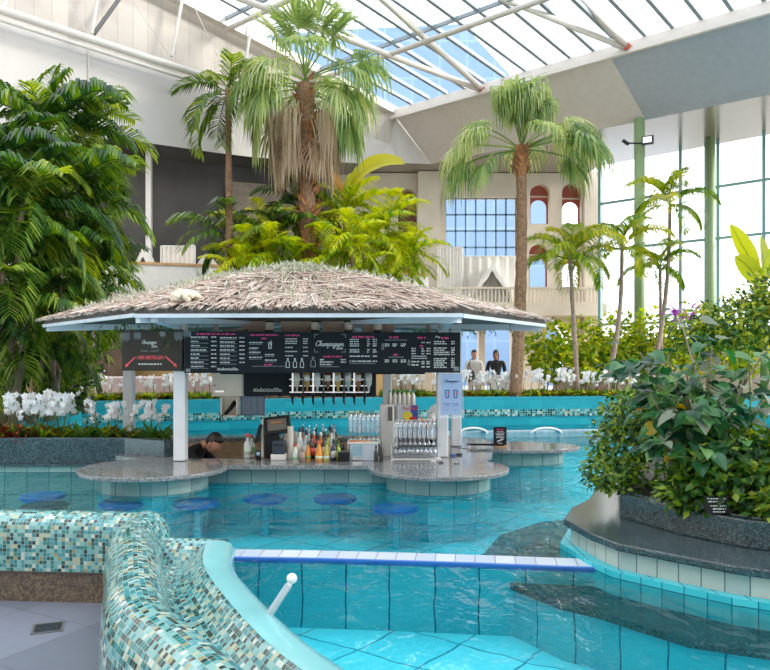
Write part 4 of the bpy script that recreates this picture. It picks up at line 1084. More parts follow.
# small menu stand on back right lobe
t = thing('table_menu', 'small dark menu card in wooden base on the rear counter lobe', 'menu card', (xl(500, 9.15), 9.15, .206))
m = MB(); m.box((0, 0, .012), (.165, .06, .024)); m.build('base', M['wood'], t, bevel=.003)
m = MB(); m.box((0, 0, .135), (.16, .014, .225)); m.build('card', M['board'], t, bevel=.003)
f1 = Flat(-.009); f1.words(-.04, .04, .215, .014); f1.build('pink_lettering', M['pink'], t)
f1 = Flat(-.009)
for i, q in enumerate((.04, .055, .05, .045, .05)): f1.words(-q, q, .19-i*.018, .009)
f1.stroke([(-.035, .07), (.0, .085), (.035, .1)], .014); f1.words(-.025, .025, .05, .009); f1.build('white_lettering', M['chalk'], t)
# small things on the right counter
for i, (px, d, lb) in enumerate(((447, 8.35, 'small blue ashtray on the counter behind the right post'), (453, 8.42, 'second small dark ashtray on the counter behind the right post'))):
    m = MB(); m.lathe([(0, 0), (.035, 0), (.04, .02), (.03, .02), (.026, .008), (0, .008)], 14); o = m.build('ashtray', bm('#3f5a94', .3) if not i else bm('#22262e', .3)); tag(o, lb, 'ashtray', 'ashtrays'); o.location = (xl(px+6, d), d, .2)
for i, (px, d, lb) in enumerate(((433.5, 7.82, 'small white dish at the left on right counter lobe'), (441, 7.75, 'small dark dish at the middle on right counter lobe'), (456.5, 7.72, 'small grey dish at the right on right counter lobe'))):
    m = MB(); m.lathe([(0, 0), (.022, 0), (.03, .014), (.026, .014), (.02, .005), (0, .005)], 12); o = m.build('dish', [M['white'], M['steel_dark'], M['chrome']][i]); tag(o, lb, 'dish', 'small dishes'); o.location = (xl(px, d), d, .206)
m = MB(); m.bar((1.0, 9.15, .24), (1.45, 9.12, .24), .03, .025); 
t = thing('handrail', 'short black handrail along the rear counter lobe', 'handrail', (1.0, 9.15, .2)); m.build('rail', M['black'], t, world=True, bevel=.005)
for x in (1.02, 1.43):
    m = MB(); m.tube([(x, 9.14, .2), (x, 9.14, .24)], .009, 8); m.build('bracket', M['chrome'], t, world=True)

# =================================================================== ORCHIDS
def blossom(m, p, face, s):
    face = face.normalized(); r = face.cross(Vector((0, 0, 1))).normalized(); u = r.cross(face)
    for k in range(5):
        a = PI/2+2*PI*k/5; d = r*math.cos(a)+u*math.sin(a)
        wd = .95 if k in (1, 4) else .6
        m.leaf(p, d+face*.12, face, s, s*wd, curl=.05, fold=-.1)
def orchid_proto(seed, h, nsp, nb, bs, lf=1.0):
    r = random.Random(seed); t = thing('orchid', '', 'orchid', (0, 0, 0))
    m = MB()
    for i in range(6):
        a = 2*PI*i/6+r.uniform(-.3, .3); L = h*r.uniform(.3, .5)*lf; d = Vector((math.cos(a), math.sin(a), r.uniform(.5, 1.4)))
        m.leaf(Vector((0, 0, 0)), d, Vector((0, 0, 1)), L, L*.3, curl=.3)
    m.build('leaves', M['orchidleaf'], t)
    for q in range(nsp):
        a = r.uniform(0, 2*PI); lean = h*.22
        pts = []
        for i in range(9):
            u = i/8; pts.append(Vector((math.cos(a)*lean*u**2*1.3, math.sin(a)*lean*u**2*1.3, h*(1.05*u-.16*u**4))))
        m = MB(); m.tube(pts, .004 if h > .5 else .005, 5); s = m.build('flower_spike', M['stem'], t)
        m = MB()
        for i in range(nb):
            u = .52+.48*i/(nb-1); k = min(7, int(u*8)); p = pts[k].lerp(pts[k+1], u*8-k)
            f_ = Vector((r.gauss(0, .6), -1+r.gauss(0, .6), r.gauss(0, .35)))
            blossom(m, p+f_.normalized()*.02+Vector((r.gauss(0, .02), r.gauss(0, .02), r.gauss(0, .015))), f_, bs*r.uniform(.8, 1.15))
        m.build('blossoms', M['petal'], s)
    return t
op = [orchid_proto(i, .50, 2, 9, .042, 1) for i in range(3)]
used = [False]*3
def put_orchid(k, loc, rz, s, label, group):
    o = op[k] if not used[k] else dup(op[k]); used[k] = True
    return place(o, loc, rz, label, group, s)
xs = [(-4, 8.8), (10, 8.85), (22, 8.72), (31, 8.9), (38, 8.7), (46, 8.85), (53, 8.72), (59, 8.88), (64, 8.75), (69, 8.9), (16, 8.95), (43, 9.0)]
xs.sort()
for i, (px, d) in enumerate(xs):
    put_orchid(i % 3, (xl(px, d), d, .34), rnd.uniform(-.6, .6), rnd.uniform(1.05, 1.3), '%s white orchid from left in the dense clump of the granite planter' % ORD[i+1], 'orchids in the dense clump')
for i, (px, d, s) in enumerate([(97, 8.85, .98), (107, 8.75, .95), (117, 8.9, .9), (133, 8.8, .95), (143, 8.75, .95), (152, 8.7, 1.0), (160, 8.75, .95)]):
    put_orchid(i % 3, (xl(px, d), d, .34), rnd.uniform(-.6, .6), s, '%s white orchid from left in the loose group beside the bar post' % ORD[i+1], 'orchids beside the bar post')
def farwall_y(x):
    for (x0, y0), (x1, y1) in zip(FARW, FARW[1:]):
        if x0 <= x <= x1: return y0+(y1-y0)*(x-x0)/(x1-x0)
    return 15
k = 0
def far_px(px, off):  # a spot in the far bed seen at a picture column
    d = 14.5
    for _ in range(4): d = farwall_y((px-385)/F*d)+off
    return ((px-385)/F*d, d, .5)
pos = [84, 93, 102, 111, 119, 147, 155, 163, 170, 195, 203, 210]
for i, px in enumerate(pos):
    put_orchid(i % 3, far_px(px, .62+.25*(i % 2)), rnd.uniform(-.6, .6), rnd.uniform(1.0, 1.2), '%s white orchid from left in far bed left of the cream cabinet' % ORD[i+1], 'orchids in the far bed, left')
pos = [398+i*8.3+rnd.uniform(-1.5, 1.5) for i in range(31)]
for i, px in enumerate(pos[:29]):
    put_orchid(i % 3, far_px(px, .6+.3*(i % 2)), rnd.uniform(-.6, .6), rnd.uniform(1.05, 1.3), '%s white orchid from left in far bed right of the glasses' % ORD[i+1], 'orchids in the far bed, right')
o = put_orchid(1, (xl(424, 8.9), 8.9, .2), .3, 1.15, 'white orchid standing on the bar behind the right glasses', None)
o.location.z = .2
# orange flower spray next to the post
t = thing('flower_arrangement', 'orange bird-of-paradise flowers in dark vase beside the right post', 'flowers', (xl(433.5, 8.6), 8.6, .2))
o.location.x = xl(424, 8.98); o.location.y = 8.98
lathe_part('vase', [(0, 0), (.035, 0), (.04, .16), (.03, .16), (.028, .01)], M['black'], t)
m = MB()
for i in range(9):
    d = Vector((rnd.gauss(0, .35), rnd.gauss(0, .2), 1)); p = Vector((0, 0, .16)); q = p+d*.2
    m.leaf(p+d*.1, d+Vector((rnd.gauss(0, .4), 0, 0)), Vector((0, 1, 0)), rnd.uniform(.13, .26), .03)
m.build('petals', leafmat('orange_petal', ['#d8641c', '#e8902c', '#8a3a1a'], .3, .5, obj=False), t)

# bedding foliage (uncountable)
m = MB()
def beds(n, pxr, offr, zr, L, far=True):
    for i in range(n):
        px = rnd.uniform(*pxr); p = Vector(far_px(px, rnd.uniform(*offr))); z0 = .5
        for q in range(6):
            a = rnd.uniform(0, 2*PI); d = Vector((math.cos(a), math.sin(a), rnd.uniform(.3, 1.6)))
            m.leaf(p+Vector((0, 0, rnd.uniform(*zr))), d, Vector((0, 0, 1)), rnd.uniform(*L), L[1]*.4, curl=.25)
beds(330, (66, 250), (.42, 1.2), (0, .10), (.08, .18))
beds(620, (380, 700), (.42, 1.2), (0, .09), (.08, .18))
tag(m.build('bedding_plants', M['bed']), 'low green and red ground cover in the far flower bed', 'ground cover', kind='stuff')
m = MB()
for i in range(260):
    px = rnd.uniform(-6, 172); d = rnd.uniform(8.62, 9.2); p = Vector((xl(px, d), d, .34+rnd.uniform(0, .06)))
    if px > 70 and rnd.random() < .62: continue
    for q in range(6):
        a = rnd.uniform(0, 2*PI); dd = Vector((math.cos(a), math.sin(a), rnd.uniform(.3, 1.6))); L = rnd.uniform(.08, .2)
        m.leaf(p, dd, Vector((0, 0, 1)), L, L*.3, curl=.25)
tag(m.build('planter_foliage', M['bed']), 'low leafy ground cover filling the granite planter', 'ground cover', kind='stuff')
for i, (px, d, h) in enumerate([(4, 8.62, .34), (18, 8.6, .28), (30, 8.64, .22)]):
    t = thing('bronze_plant', '%s bronze-red leafed plant from left at the granite planter edge' % ORD[i+1], 'plant', (xl(px, d), d, .34), 0, 'bronze plants in the granite planter')
    m = MB()
    for q in range(42):
        a = rnd.uniform(0, 2*PI); dd = Vector((math.cos(a), math.sin(a), rnd.uniform(-.1, 1.5))); L = rnd.uniform(.5, 1)*h*.62
        m.leaf(Vector((0, 0, h*rnd.uniform(.05, .5))), dd, Vector((0, 0, 1)), L, L*.26, curl=.35)
    m.build('leaves', M['croton'], t)
    m = MB(); m.tube([(0, 0, 0), (.01, 0, h*.5)], .008, 6); m.build('stem', M['stem'], t)
for i, (px, d, h) in enumerate([(77, 8.7, .3), (84, 8.62, .34), (152, 8.5, .36), (165, 8.45, .3), (103, 8.6, .26)]):
    t = thing('strap_leaf_plant', '%s dark green strap-leafed plant from left between the orchids' % ORD[i+1], 'plant', (xl(px, d), d, .34), 0, 'strap-leafed plants')
    m = MB()
    for q in range(16):
        a = rnd.uniform(0, 2*PI); dd = Vector((math.cos(a), math.sin(a)*.6, rnd.uniform(.5, 2))); L = rnd.uniform(.6, 1)*h
        m.leaf(Vector((0, 0, .0)), dd, Vector((0, 0, 1)), L, L*.17, curl=.3)
    m.build('leaves', M['orchidleaf'], t)

# =================================================================== PALMS
def feather(seed, L, elev, droop, nl=34, ll=.42, width=.035, hang=.5, vshape=.25):
    r = random.Random(seed); m = MB(); pts = []; p = Vector((0, 0, 0)); N = 16
    for i in range(N+1):
        u = i/N; a = elev-droop*u**1.4
        pts.append(p.copy()); p = p+Vector((math.cos(a), 0, math.sin(a)))*L/N
    m.tube(pts, [.016*L*(1-.85*i/N)*.6+.002 for i in range(N+1)], 4, cap=False)
    for i in range(nl):
        u = .16+.84*(i+.5)/nl; k = min(N-1, int(u*N)); q = pts[k].lerp(pts[k+1], u*N-k); t_ = (pts[k+1]-pts[k]).normalized()
        up = Vector((0, 1, 0)).cross(t_)*-1
        sl_ = ll*L*math.sin(PI*(.12+.82*u))**.7*r.uniform(.85, 1.1)
        for sgn in (-1, 1):
            d = (Vector((0, sgn, 0))*1.0+t_*(.45+.6*u)+up*vshape+Vector((0, 0, r.gauss(0, .1)))).normalized()
            mid = q+d*sl_*.5; d2 = (d+Vector((0, 0, -hang*1.3))).normalized(); tip = mid+d2*sl_*.5
            n_ = d.cross(Vector((0, 0, 1))); n_ = n_.normalized() if n_.length > 1e-3 else t_
            w_ = width*L*.5
            m.add([q-n_*w_*.4, q+n_*w_*.4, mid+n_*w_*.6, mid-n_*w_*.6, tip], [(0, 1, 2, 3), (3, 2, 4)])
    return m
FM = {}
def frond_mesh(kind, key):
    if (kind, key) not in FM:
        elev, droop = key
        sd = len(FM)+1
        if kind == 'areca': mb_ = feather(sd, 1.0, elev, droop+.3, 27, .44, .06, .85, .3); mt = M['palm']
        elif kind == 'areca_y': mb_ = feather(sd, 1.0, elev, droop+.1, 30, .38, .05, .7, .3); mt = M['palm_y']
        elif kind == 'coco': mb_ = feather(sd, 1.0, elev+.1, droop+.5, 44, .42, .045, .9, .25); mt = M['coco']
        elif kind == 'fandroop': mb_ = fanleaf(sd, elev, droop, 38, 1.1); mt = M['fan']
        elif kind == 'fan' or kind == 'dead':
            mb_ = fanleaf(sd, elev, droop, 38, .3 if elev > .9 else 1.0); mt = M['fan'] if kind == 'fan' else M['deadleaf']
        o = mb_.build('frond', mt); me = o.data; bpy.data.objects.remove(o); FM[(kind, key)] = me
    return FM[(kind, key)]
def fanleaf(seed, elev, droop, n=38, hang=1.0):
    """petiole length 1, blade radius about .8, strands hanging with gravity"""
    r = random.Random(seed); m = MB(); p = Vector((0, 0, 0)); pts = [p.copy()]
    for i in range(6):
        a = elev-droop*.5*(i/6); p = p+Vector((math.cos(a), 0, math.sin(a)))/6; pts.append(p.copy())
    m.tube(pts, [.018]*6+[.012], 4, cap=False)
    a = elev-droop; ax = Vector((math.cos(a), 0, math.sin(a))); yv = Vector((0, 1, 0))
    for i in range(n):
        th = -1.9+3.8*(i+.5)/n; d = ax*math.cos(th)+yv*math.sin(th); d = d+Vector((0, 0, .12*(1 if i % 2 else -1)))
        R = .8*(.8+.2*math.cos(th))*r.uniform(.9, 1.08)
        n_ = d.cross(Vector((0, 0, 1)) if abs(d.z) < .95 else Vector((1, 0, 0))).normalized()
        m1 = p+d*R*.5; d2 = (d+Vector((0, 0, -.8*hang))).normalized(); m2 = m1+d2*R*.28; tip = m2+(Vector((d.x*.15, d.y*.15, -1))*hang+d2*(1-hang)*.7)*R*r.uniform(.3, .6)
        w_ = .026
        m.add([p, m1-n_*w_, m1+n_*w_, m2-n_*w_*.7, m2+n_*w_*.7, tip], [(0, 2, 1), (1, 2, 4, 3), (3, 4, 5)])
    return m
def frond(parent, kind, key, loc, rz, s, name='frond'):
    o = bpy.data.objects.new(name, frond_mesh(kind, key)); COL.objects.link(o); o.parent = parent
    o.location = loc; o.rotation_euler = (rnd.gauss(0, .08), 0, rz); o.scale = (s, s, s)
    return o
def palm(name, label, base, top, kind, nf, L, tr, spread=(1.3, -.2), group=None, trunkmat='trunk_pale', yjit=.1, arc=None, bend=0):
    base, top = Vector(base), Vector(top)
    t = thing(name, label, 'palm', base, 0, group)
    N = 10; pts = []; rs = []
    for i in range(N+1):
        u = i/N; q = (top-base)*u; q += Vector((bend*math.sin(PI*u), 0, 0)); pts.append(q); rs.append(tr*(1.25-.5*u)+(.15*tr*(i % 2)))
    m = MB(); m.tube(pts, rs, 9); m.build('trunk', M[trunkmat], t, smooth=True)
    for i in range(nf):
        u = i/(nf-1); el = spread[0]+(spread[1]-spread[0])*u
        el = round(el*4)/4; key = (el, round((.9+.5*u)*4)/4)
        az = i*2.39996+rnd.uniform(-.25, .25)
        if arc: az = arc[0]+(arc[1]-arc[0])*((i*.618) % 1)
        frond(t, kind, key, top-base+Vector((0, 0, -.12*u)), az, L*rnd.uniform(.85, 1.12)*(1-.25*(u < .15)))
    return t
# left palm thicket
LP = [(-8, 172, 10.3, 1.55, 17), (46, 130, 11.4, 1.45, 17), (80, 138, 12.2, 1.3, 17), (68, 195, 10.9, 1.35, 16), (22, 205, 9.9, 1.4, 16), (88, 212, 11.8, 1.15, 15), (4, 262, 9.7, 1.3, 15), (62, 265, 10.6, 1.25, 15), (28, 315, 9.75, 1.15, 13), (66, 318, 11.2, 1.1, 13), (-6, 330, 9.8, 1.1, 12), (45, 352, 10.2, .9, 12), (98, 270, 12.0, 1.0, 13)]
LPL = ['tall feather palm at the far left edge, highest crown there', 'tall feather palm with an upright new frond on the left', 'arching feather palm nearest the dark balcony recess', 'mid-height feather palm drooping over the roof corner', 'dark mid-height feather palm near the left edge', 'feather palm with yellow-tipped fronds left of the balcony', 'low dark feather palm at the left edge', 'low feather palm just above the thatch corner', 'lowest drooping feather palm above the dense orchid clump', 'small feather palm behind the thatch corner', 'low feather palm at the lower left frame edge', 'lowest small feather palm between thatch corner and orchids', 'feather palm against the white balcony parapet']
for i, (px, py, d, L, nf) in enumerate(LP):
    c = P(px, py, d); palm('feather_palm', LPL[i], (c.x-.25, d+.1, .4), c, 'areca', nf, L, .045, (1.35, -.55), 'palm thicket on the left')
    if i == 1:
        pr_ = [o for o in bpy.data.objects if o.name.startswith('feather_palm')][-1]; frond(pr_, 'areca', (1.5, .25), c-Vector(pr_.location), 1.2, 1.15); frond(pr_, 'areca', (1.5, .5), c-Vector(pr_.location), .2, 1.0)
# dense shrub behind them
def cloud(m, c, rad, n, L, W, heart=False, shell=.55, zmin=None):
    for i in range(n):
        d = Vector((rnd.gauss(0, 1), rnd.gauss(0, 1), rnd.gauss(0, 1))).normalized(); r = rnd.uniform(shell, 1)
        p = Vector(c)+Vector((d.x*rad[0], d.y*rad[1], d.z*rad[2]))*r
        if zmin is not None and p.z < zmin: continue
        dd = (d*.6+Vector((rnd.gauss(0, .6), rnd.gauss(0, .6), rnd.gauss(-.1, .5))))
        (m.heart if heart else m.leaf)(p, dd, (d+Vector((0, 0, .8))), L*rnd.uniform(.7, 1.2), W*rnd.uniform(.8, 1.2))
def shrub(name, label, base, blobs, mat_, L, W, group=None, stems=3, heart=False, cat='shrub'):
    base = Vector(base); t = thing(name, label, cat, base, 0, group); m = MB()
    for c, r, n in blobs: cloud(m, Vector(c)-base, r, n, L, W, heart, zmin=.02)
    m.build('foliage', mat_, t)
    for k in range(stems):
        c = Vector(blobs[k % len(blobs)][0])-base; m = MB()
        m.tube([(rnd.gauss(0, .04), rnd.gauss(0, .04), 0), c*.5+Vector((rnd.gauss(0, .05), rnd.gauss(0, .05), .05)), c], [.016, .012, .006], 6); m.build('stem', M['stem'], t)
    return t
shrub('leafy_shrub', 'dark green shrub between palms and the far orchids', (-4.95, 11.6, .4), [((-4.9, 11.6, .95), (.45, .4, .5), 700), ((-5.4, 11.8, 1.4), (.6, .4, .8), 800)], M['bush'], .12, .06)
shrub('leafy_shrub', 'tall dark shrub filling the thicket at the left edge', (-6.2, 12.2, .4), [((-6.2, 12.2, 2.2), (1.3, .4, 2.0), 2000), ((-5.3, 12.4, 2.0), (.8, .3, 1.5), 1000)], M['bush'], .2, .09)

# central Washingtonia fan palm
c = P(305, 84, 15.3); bs = Vector((P(312, 400, 15.3).x, 15.3, .45))
t = thing('fan_palm', 'tall shaggy fan palm with dead skirt rising behind the thatched roof', 'palm', bs)
pts = []; rs = []
for i in range(25):
    u = i/24; q = (c-bs)*u; pts.append(q); rs.append((.165-.03*u)+(.025*(i % 2))+(.04 if u > .85 else 0))
m = MB(); m.tube(pts, rs, 12); m.build('trunk', M['trunk'], t)
m = MB()
for i in range(190):  # leaf base boots, crisscross
    u = rnd.uniform(.42, 1.0); p = (c-bs)*u; a = rnd.uniform(0, 2*PI); d = Vector((math.cos(a), math.sin(a), 0))
    s_ = Vector((-d.y, d.x, 0))*rnd.choice([-.6, .6]); m.leaf(p+d*.17, d*.35+Vector((0, 0, 1))+s_, d, .28, .09, curl=-.1)
m.build('leaf_bases', M['fibre'], t)
top = c-bs
for i, (az, el, sc) in enumerate([(.2, 1.25, 1.1), (1.6, 1.5, 1.2), (2.7, 1.25, 1.15), (3.9, 1.5, 1.05), (5.2, 1.25, 1.1), (3.2, 1.0, 1.05), (.0, 1.0, 1.1), (4.6, 1.25, 1.0)]):
    frond(t, 'fan', (el, .25), top+Vector((0, 0, .15)), az, sc*.92, 'fan_frond')
for i in range(30):
    u = i/29; el = round((.5-.9*u)*4)/4; az = i*2.39996
    if math.sin(az) < -.8 and u > .3: continue
    frond(t, 'fan', (el, round((.75+.5*u)*4)/4), top+Vector((0, 0, .1-.35*u)), az, rnd.uniform(.95, 1.2), 'fan_frond')
CL = (2.9, 3.6, -1.9, -.75, .2, 1.5)
for i in range(14):
    az = CL[i % 6]+rnd.gauss(0, .15); frond(t, 'dead', (-1.0, .5), top+Vector((math.cos(az)*.12, math.sin(az)*.12, -.45-rnd.uniform(0, .35))), az, rnd.uniform(.7, .95), 'dead_frond')
m = MB()
for i in range(420):
    a = CL[i % 6]+rnd.gauss(0, .12); r = rnd.uniform(.4, .85); z0 = top.z-rnd.uniform(.5, 1.1); p = Vector((top.x+math.cos(a)*r, top.y+math.sin(a)*r, z0))
    L = rnd.uniform(.5, 1.5); m.add([p, p+Vector((.022, 0, 0)), p+Vector((.02+rnd.gauss(0, .04), rnd.gauss(0, .04), -L))], [(0, 1, 2)])
m.build('dead_skirt', M['deadleaf'], t)
# feather palm on its left
c = P(228, 90, 15.3); palm('feather_palm', 'slender feather palm left of the shaggy fan palm', (P(231, 400, 15.3).x, 15.3, .45), c, 'areca', 11, 1.35, .07, (1.2, -.7), None, 'trunk')
# bright arecas around the fan palm
AR = [(278, 238, 15.6, 1.25, 13, 'areca', 'green feather palm in front of the fan palm trunk, left'), (250, 262, 15.4, 1.1, 12, 'areca_y', 'yellow-green feather palm just above the roof ridge, left'),
      (345, 215, 16.2, 1.35, 13, 'areca_y', 'yellow-green feather palm right behind the fan palm trunk'), (372, 235, 15.8, 1.3, 14, 'areca_y', 'bright yellow feather palm at the right of the central clump'), (330, 262, 15.2, 1.1, 12, 'areca_y', 'low yellow-green feather palm above the roof peak'),
      (400, 262, 15.6, 1.05, 12, 'areca_y', 'yellow feather palm hanging in front of the red arch'), (300, 205, 16.0, 1.1, 10, 'areca', 'dark green feather palm behind the fan palm skirt'), (226, 235, 15.8, 1.15, 10, 'areca', 'green drooping feather palm below the slender one'), (365, 268, 15.2, .95, 12, 'areca_y', 'low yellow feather palm right of the roof peak'), (268, 258, 15.1, 1.0, 12, 'areca_y', 'yellow-green feather palm directly left of the fan palm trunk'), (352, 240, 15.0, 1.1, 12, 'areca_y', 'tall yellow feather palm directly right of the fan palm trunk'), (388, 222, 16.3, 1.2, 12, 'areca_y', 'yellow feather palm highest beside the arched banana leaf'), (238, 270, 14.95, .9, 11, 'areca_y', 'low yellow feather palm at the left end of the central clump'), (292, 268, 14.9, .9, 11, 'areca_y', 'low yellow feather palm in front of the fan palm trunk foot'), (262, 230, 16.2, 1.1, 11, 'areca_y', 'yellow-green feather palm between slender palm and fan palm'), (412, 250, 15.9, .85, 11, 'areca_y', 'small yellow feather palm at the right end of the central clump')]
for px, py, d, L, nf, kd, lb in AR:
    c = P(px, py, d); palm('feather_palm', lb, (c.x+.05, d, .45), c, kd, nf+2, L, .04, (1.35, -.5), 'central palm clump')
# banana-like leaves
def banana_leaf(L, W, droop, seed=0, twist=1.0):
    m = MB(); r = random.Random(seed); N = 12; p = Vector((0, 0, 0)); pts = []
    for i in range(N+1):
        pts.append(p.copy()); a = 1.2-droop*(i/N)**1.3; p = p+Vector((math.cos(a), 0, math.sin(a)))*L/N
    m.tube(pts, [.02*(1-.8*i/N) for i in range(N+1)], 5, cap=False)
    vs = []
    for i in range(N+1):
        u = i/N; w_ = W*math.sin(PI*min(1, max(0, (u-.18)/.82)))**.6 if u > .18 else 0.0
        a = 1.2-droop*u**1.3; nn = Vector((-math.sin(a), 0, math.cos(a))); wv = Vector((0, math.cos(twist), 0))+nn*math.sin(twist); kv = nn*math.cos(twist)-Vector((0, math.sin(twist), 0)); vs += [pts[i]-wv*w_+kv*w_*.3, pts[i].copy(), pts[i]+wv*w_+kv*w_*.3]
    m.add(vs, [(i*3+j, i*3+j+1, i*3+j+4, i*3+j+3) for i in range(N) for j in range(2)])
    return m
def banana(label, base, leaves, group=None, roll=.0):
    t = thing('banana_plant', label, 'banana plant', base, 0, group)
    m = MB(); m.tube([(0, 0, 0), (0, 0, leaves[0][4])], [.07, .04], 8); m.build('stem', M['stem'], t, smooth=True)
    for i, (L, W, dr, az, z, mk) in enumerate(leaves):
        o = banana_leaf(L, W, dr, i).build('leaf', M[mk], t, smooth=True); o.location = (0, 0, z); o.rotation_euler = (roll*(1 if math.cos(az) > 0 else -1), 0, az)
    return t
b0 = P(345, 400, 16.6)
zb = P(0, 200, 16.6).z-.45
banana('banana plant with one arching leaf against the pale wall', (b0.x, 16.6, .45), [(1.75, .22, 1.7, .0, zb, 'banana'), (1.0, .16, .3, .5, zb-.1, 'banana'), (.9, .17, .4, 2.6, zb-.1, 'bananabrown'), (1.1, .2, .6, 1.2, zb-.2, 'banana'), (1.0, .16, .5, -1, zb-.2, 'banana')])
b0 = P(764, 330, 12.5); z_ = P(0, 290, 12.5).z-.3
banana('tall banana plant with yellow-green leaves at the right window', (b0.x, 12.5, .3), [(1.25, .15, .15, 2.8, z_, 'banana'), (.85, .16, .7, 3.2, z_-.1, 'banana'), (1.1, .17, .5, .4, z_, 'banana'), (1.0, .2, .9, -1.6, z_, 'banana'), (1.1, .18, .2, 1.2, z_, 'banana')])

# right fan palm
c = P(521, 150, 15.2); bs = Vector((P(515, 400, 15.2).x, 15.2, .45))
t = thing('fan_palm', 'tall single fan palm with drooping fronds before the white facade', 'palm', bs)
pts = [(c-bs)*(i/24)+Vector((.06*math.sin(PI*i/24), 0, 0)) for i in range(25)]
m = MB(); m.tube(pts, [.125-.03*(i/24)+.012*(i % 2) for i in range(25)], 10); m.build('trunk', M['trunk'], t)
m = MB(); top = c-bs
m.tube([top+Vector((0, 0, -.55)), top+Vector((0, 0, -.3)), top+Vector((0, 0, .1))], [.1, .17, .1], 10)
for i in range(60):
    a = rnd.uniform(0, 2*PI); d = Vector((math.cos(a), math.sin(a), 0)); m.leaf(top+d*.12+Vector((0, 0, rnd.uniform(-.55, -.05))), d*.4+Vector((0, 0, 1)), d, .24, .09, curl=-.2)
m.build('leaf_bases', M['fibre'], t)
for i in range(17):   # narrow upright tuft
    frond(t, 'fandroop', (rnd.choice([1.25, 1.5]), .5), top, i*2.39996, rnd.uniform(.78, 1.0), 'fan_frond')
for az, el, s in [(3.05, .25, .95), (3.3, .5, .8), (2.8, 0.0, 1.0), (3.5, -.25, .8), (-.1, .5, .95), (.15, .75, .9), (-.3, .25, 1.05), (.3, .5, 1.0), (.05, .0, .85), (1.3, .6, .8), (-1.2, .5, .7), (3.1, .75, .75)]:
    frond(t, 'fan', (round(el*4)/4, .75), top, az, s*1.18, 'fan_frond')
# three slim palms by the windows
palm('coconut_palm', 'young coconut palm in front of the lower arches', (P(578, 380, 15.8).x, 15.8, .45), P(570, 255, 15.8), 'coco', 12, 1.25, .045, (1.3, .0), 'slim palms by the windows')
palm('coconut_palm', 'leaning slim coconut palm crossing the green column', (P(604, 380, 16).x, 16, .45), P(622, 245, 16), 'coco', 11, 1.15, .045, (1.3, .0), 'slim palms by the windows', bend=.12)
palm('coconut_palm', 'tallest slim coconut palm standing between the two green columns', (P(648, 340, 16.4).x, 16.4, .45), P(670, 200, 16.4), 'coco', 11, 1.15, .042, (1.4, -.25), 'slim palms by the windows', bend=.14)
palm('coconut_palm', 'low yellow palm half hidden behind the leaning one', (P(662, 380, 16.6).x, 16.6, .45), P(660, 265, 16.6), 'coco', 12, 1.0, .035, (1.2, .0), 'slim palms by the windows')

# hedge of climbing foliage at the right
HB = []
for px, py, d, rx, rz_, n_ in [(545, 345, 16.6, .55, .62, 600), (580, 345, 16.8, .6, .62, 600), (615, 340, 17, .6, .68, 600), (650, 338, 17, .6, .7, 500), (690, 335, 17, .7, .75, 500), (740, 335, 17, .8, .75, 500)]:
    c = P(px, py, d); HB.append(((c.x, d, c.z), (rx, .35, rz_), n_))
hl = ['yellow-green hedge bush beside the fan palm trunk', 'sunlit hedge bush behind the young coconut palm', 'hedge bush under the first green column', 'hedge bush with hanging vines between the columns', 'hedge bush below the second green column', 'hedge bush at the right end by the banana leaves']
for (bl, lb) in zip(HB, hl):
    shrub('hedge_bush', lb, (bl[0][0], bl[0][1], .45), [bl, ((bl[0][0]+.15, bl[0][1]-.1, bl[0][2]-.35), (bl[1][0]*.95, .3, bl[1][2]*.8), bl[2])], M['hedge'], .15, .09, 'hedge bushes before the windows', 3)
# upper right dark bush
b0 = P(740, 330, 9.5)
shrub('leafy_tree', 'dense dark green tree crown at the right below the banana leaves', (b0.x+.2, 9.5, -.4), [((b0.x+.1, 9.5, 1.75), (.75, .6, .36), 2200), ((b0.x+.55, 9.4, 2.05), (.6, .6, .4), 1500), ((b0.x-.45, 9.7, 1.6), (.4, .4, .25), 600)], M['bush2'], .09, .045, cat='tree')
# right foreground shrubs
shrub('small_leaf_bush', 'dense small-leafed bush overhanging the granite ledge', (1.95, 5.5, .33), [((2.0, 5.5, .86), (.44, .4, .27), 2500), ((1.83, 5.75, .62), (.28, .3, .25), 900), ((2.3, 5.0, .58), (.5, .4, .22), 1500), ((2.25, 5.3, .78), (.4, .4, .25), 900), ((1.62, 5.35, .46), (.22, .3, .16), 650)], M['bush'], .055, .032, stems=5)
shrub('small_leaf_bush', 'small-leafed bush spilling over planter at the right frame edge', (2.6, 4.55, .33), [((2.55, 4.5, .6), (.5, .35, .3), 1700), ((2.35, 4.3, .44), (.3, .18, .14), 420), ((1.95, 4.62, .48), (.28, .2, .17), 900), ((2.15, 4.6, .6), (.35, .3, .25), 900)], M['bush'], .07, .04, stems=4)
hb = Vector((2.15, 5.0, .33))
t = thing('heart_leaf_shrub', 'tall shrub with large heart-shaped leaves and purple tips in the raised planter', 'shrub', hb)
m1, m2, m3 = MB(), MB(), MB(); tips = []
br = [(P(680, 318, 5.1)), (P(640, 352, 5.0)), (P(712, 345, 4.9)), (P(668, 360, 4.8)), (P(745, 375, 4.7)), (P(690, 400, 4.6)), (P(725, 405, 4.6)), (P(650, 395, 4.8)), (P(765, 400, 4.6)), (P(660, 440, 4.65)), (P(700, 375, 4.8)), (P(622, 360, 5.0)), (P(700, 445, 4.5)), (P(740, 440, 4.5)), (P(765, 350, 4.8))]
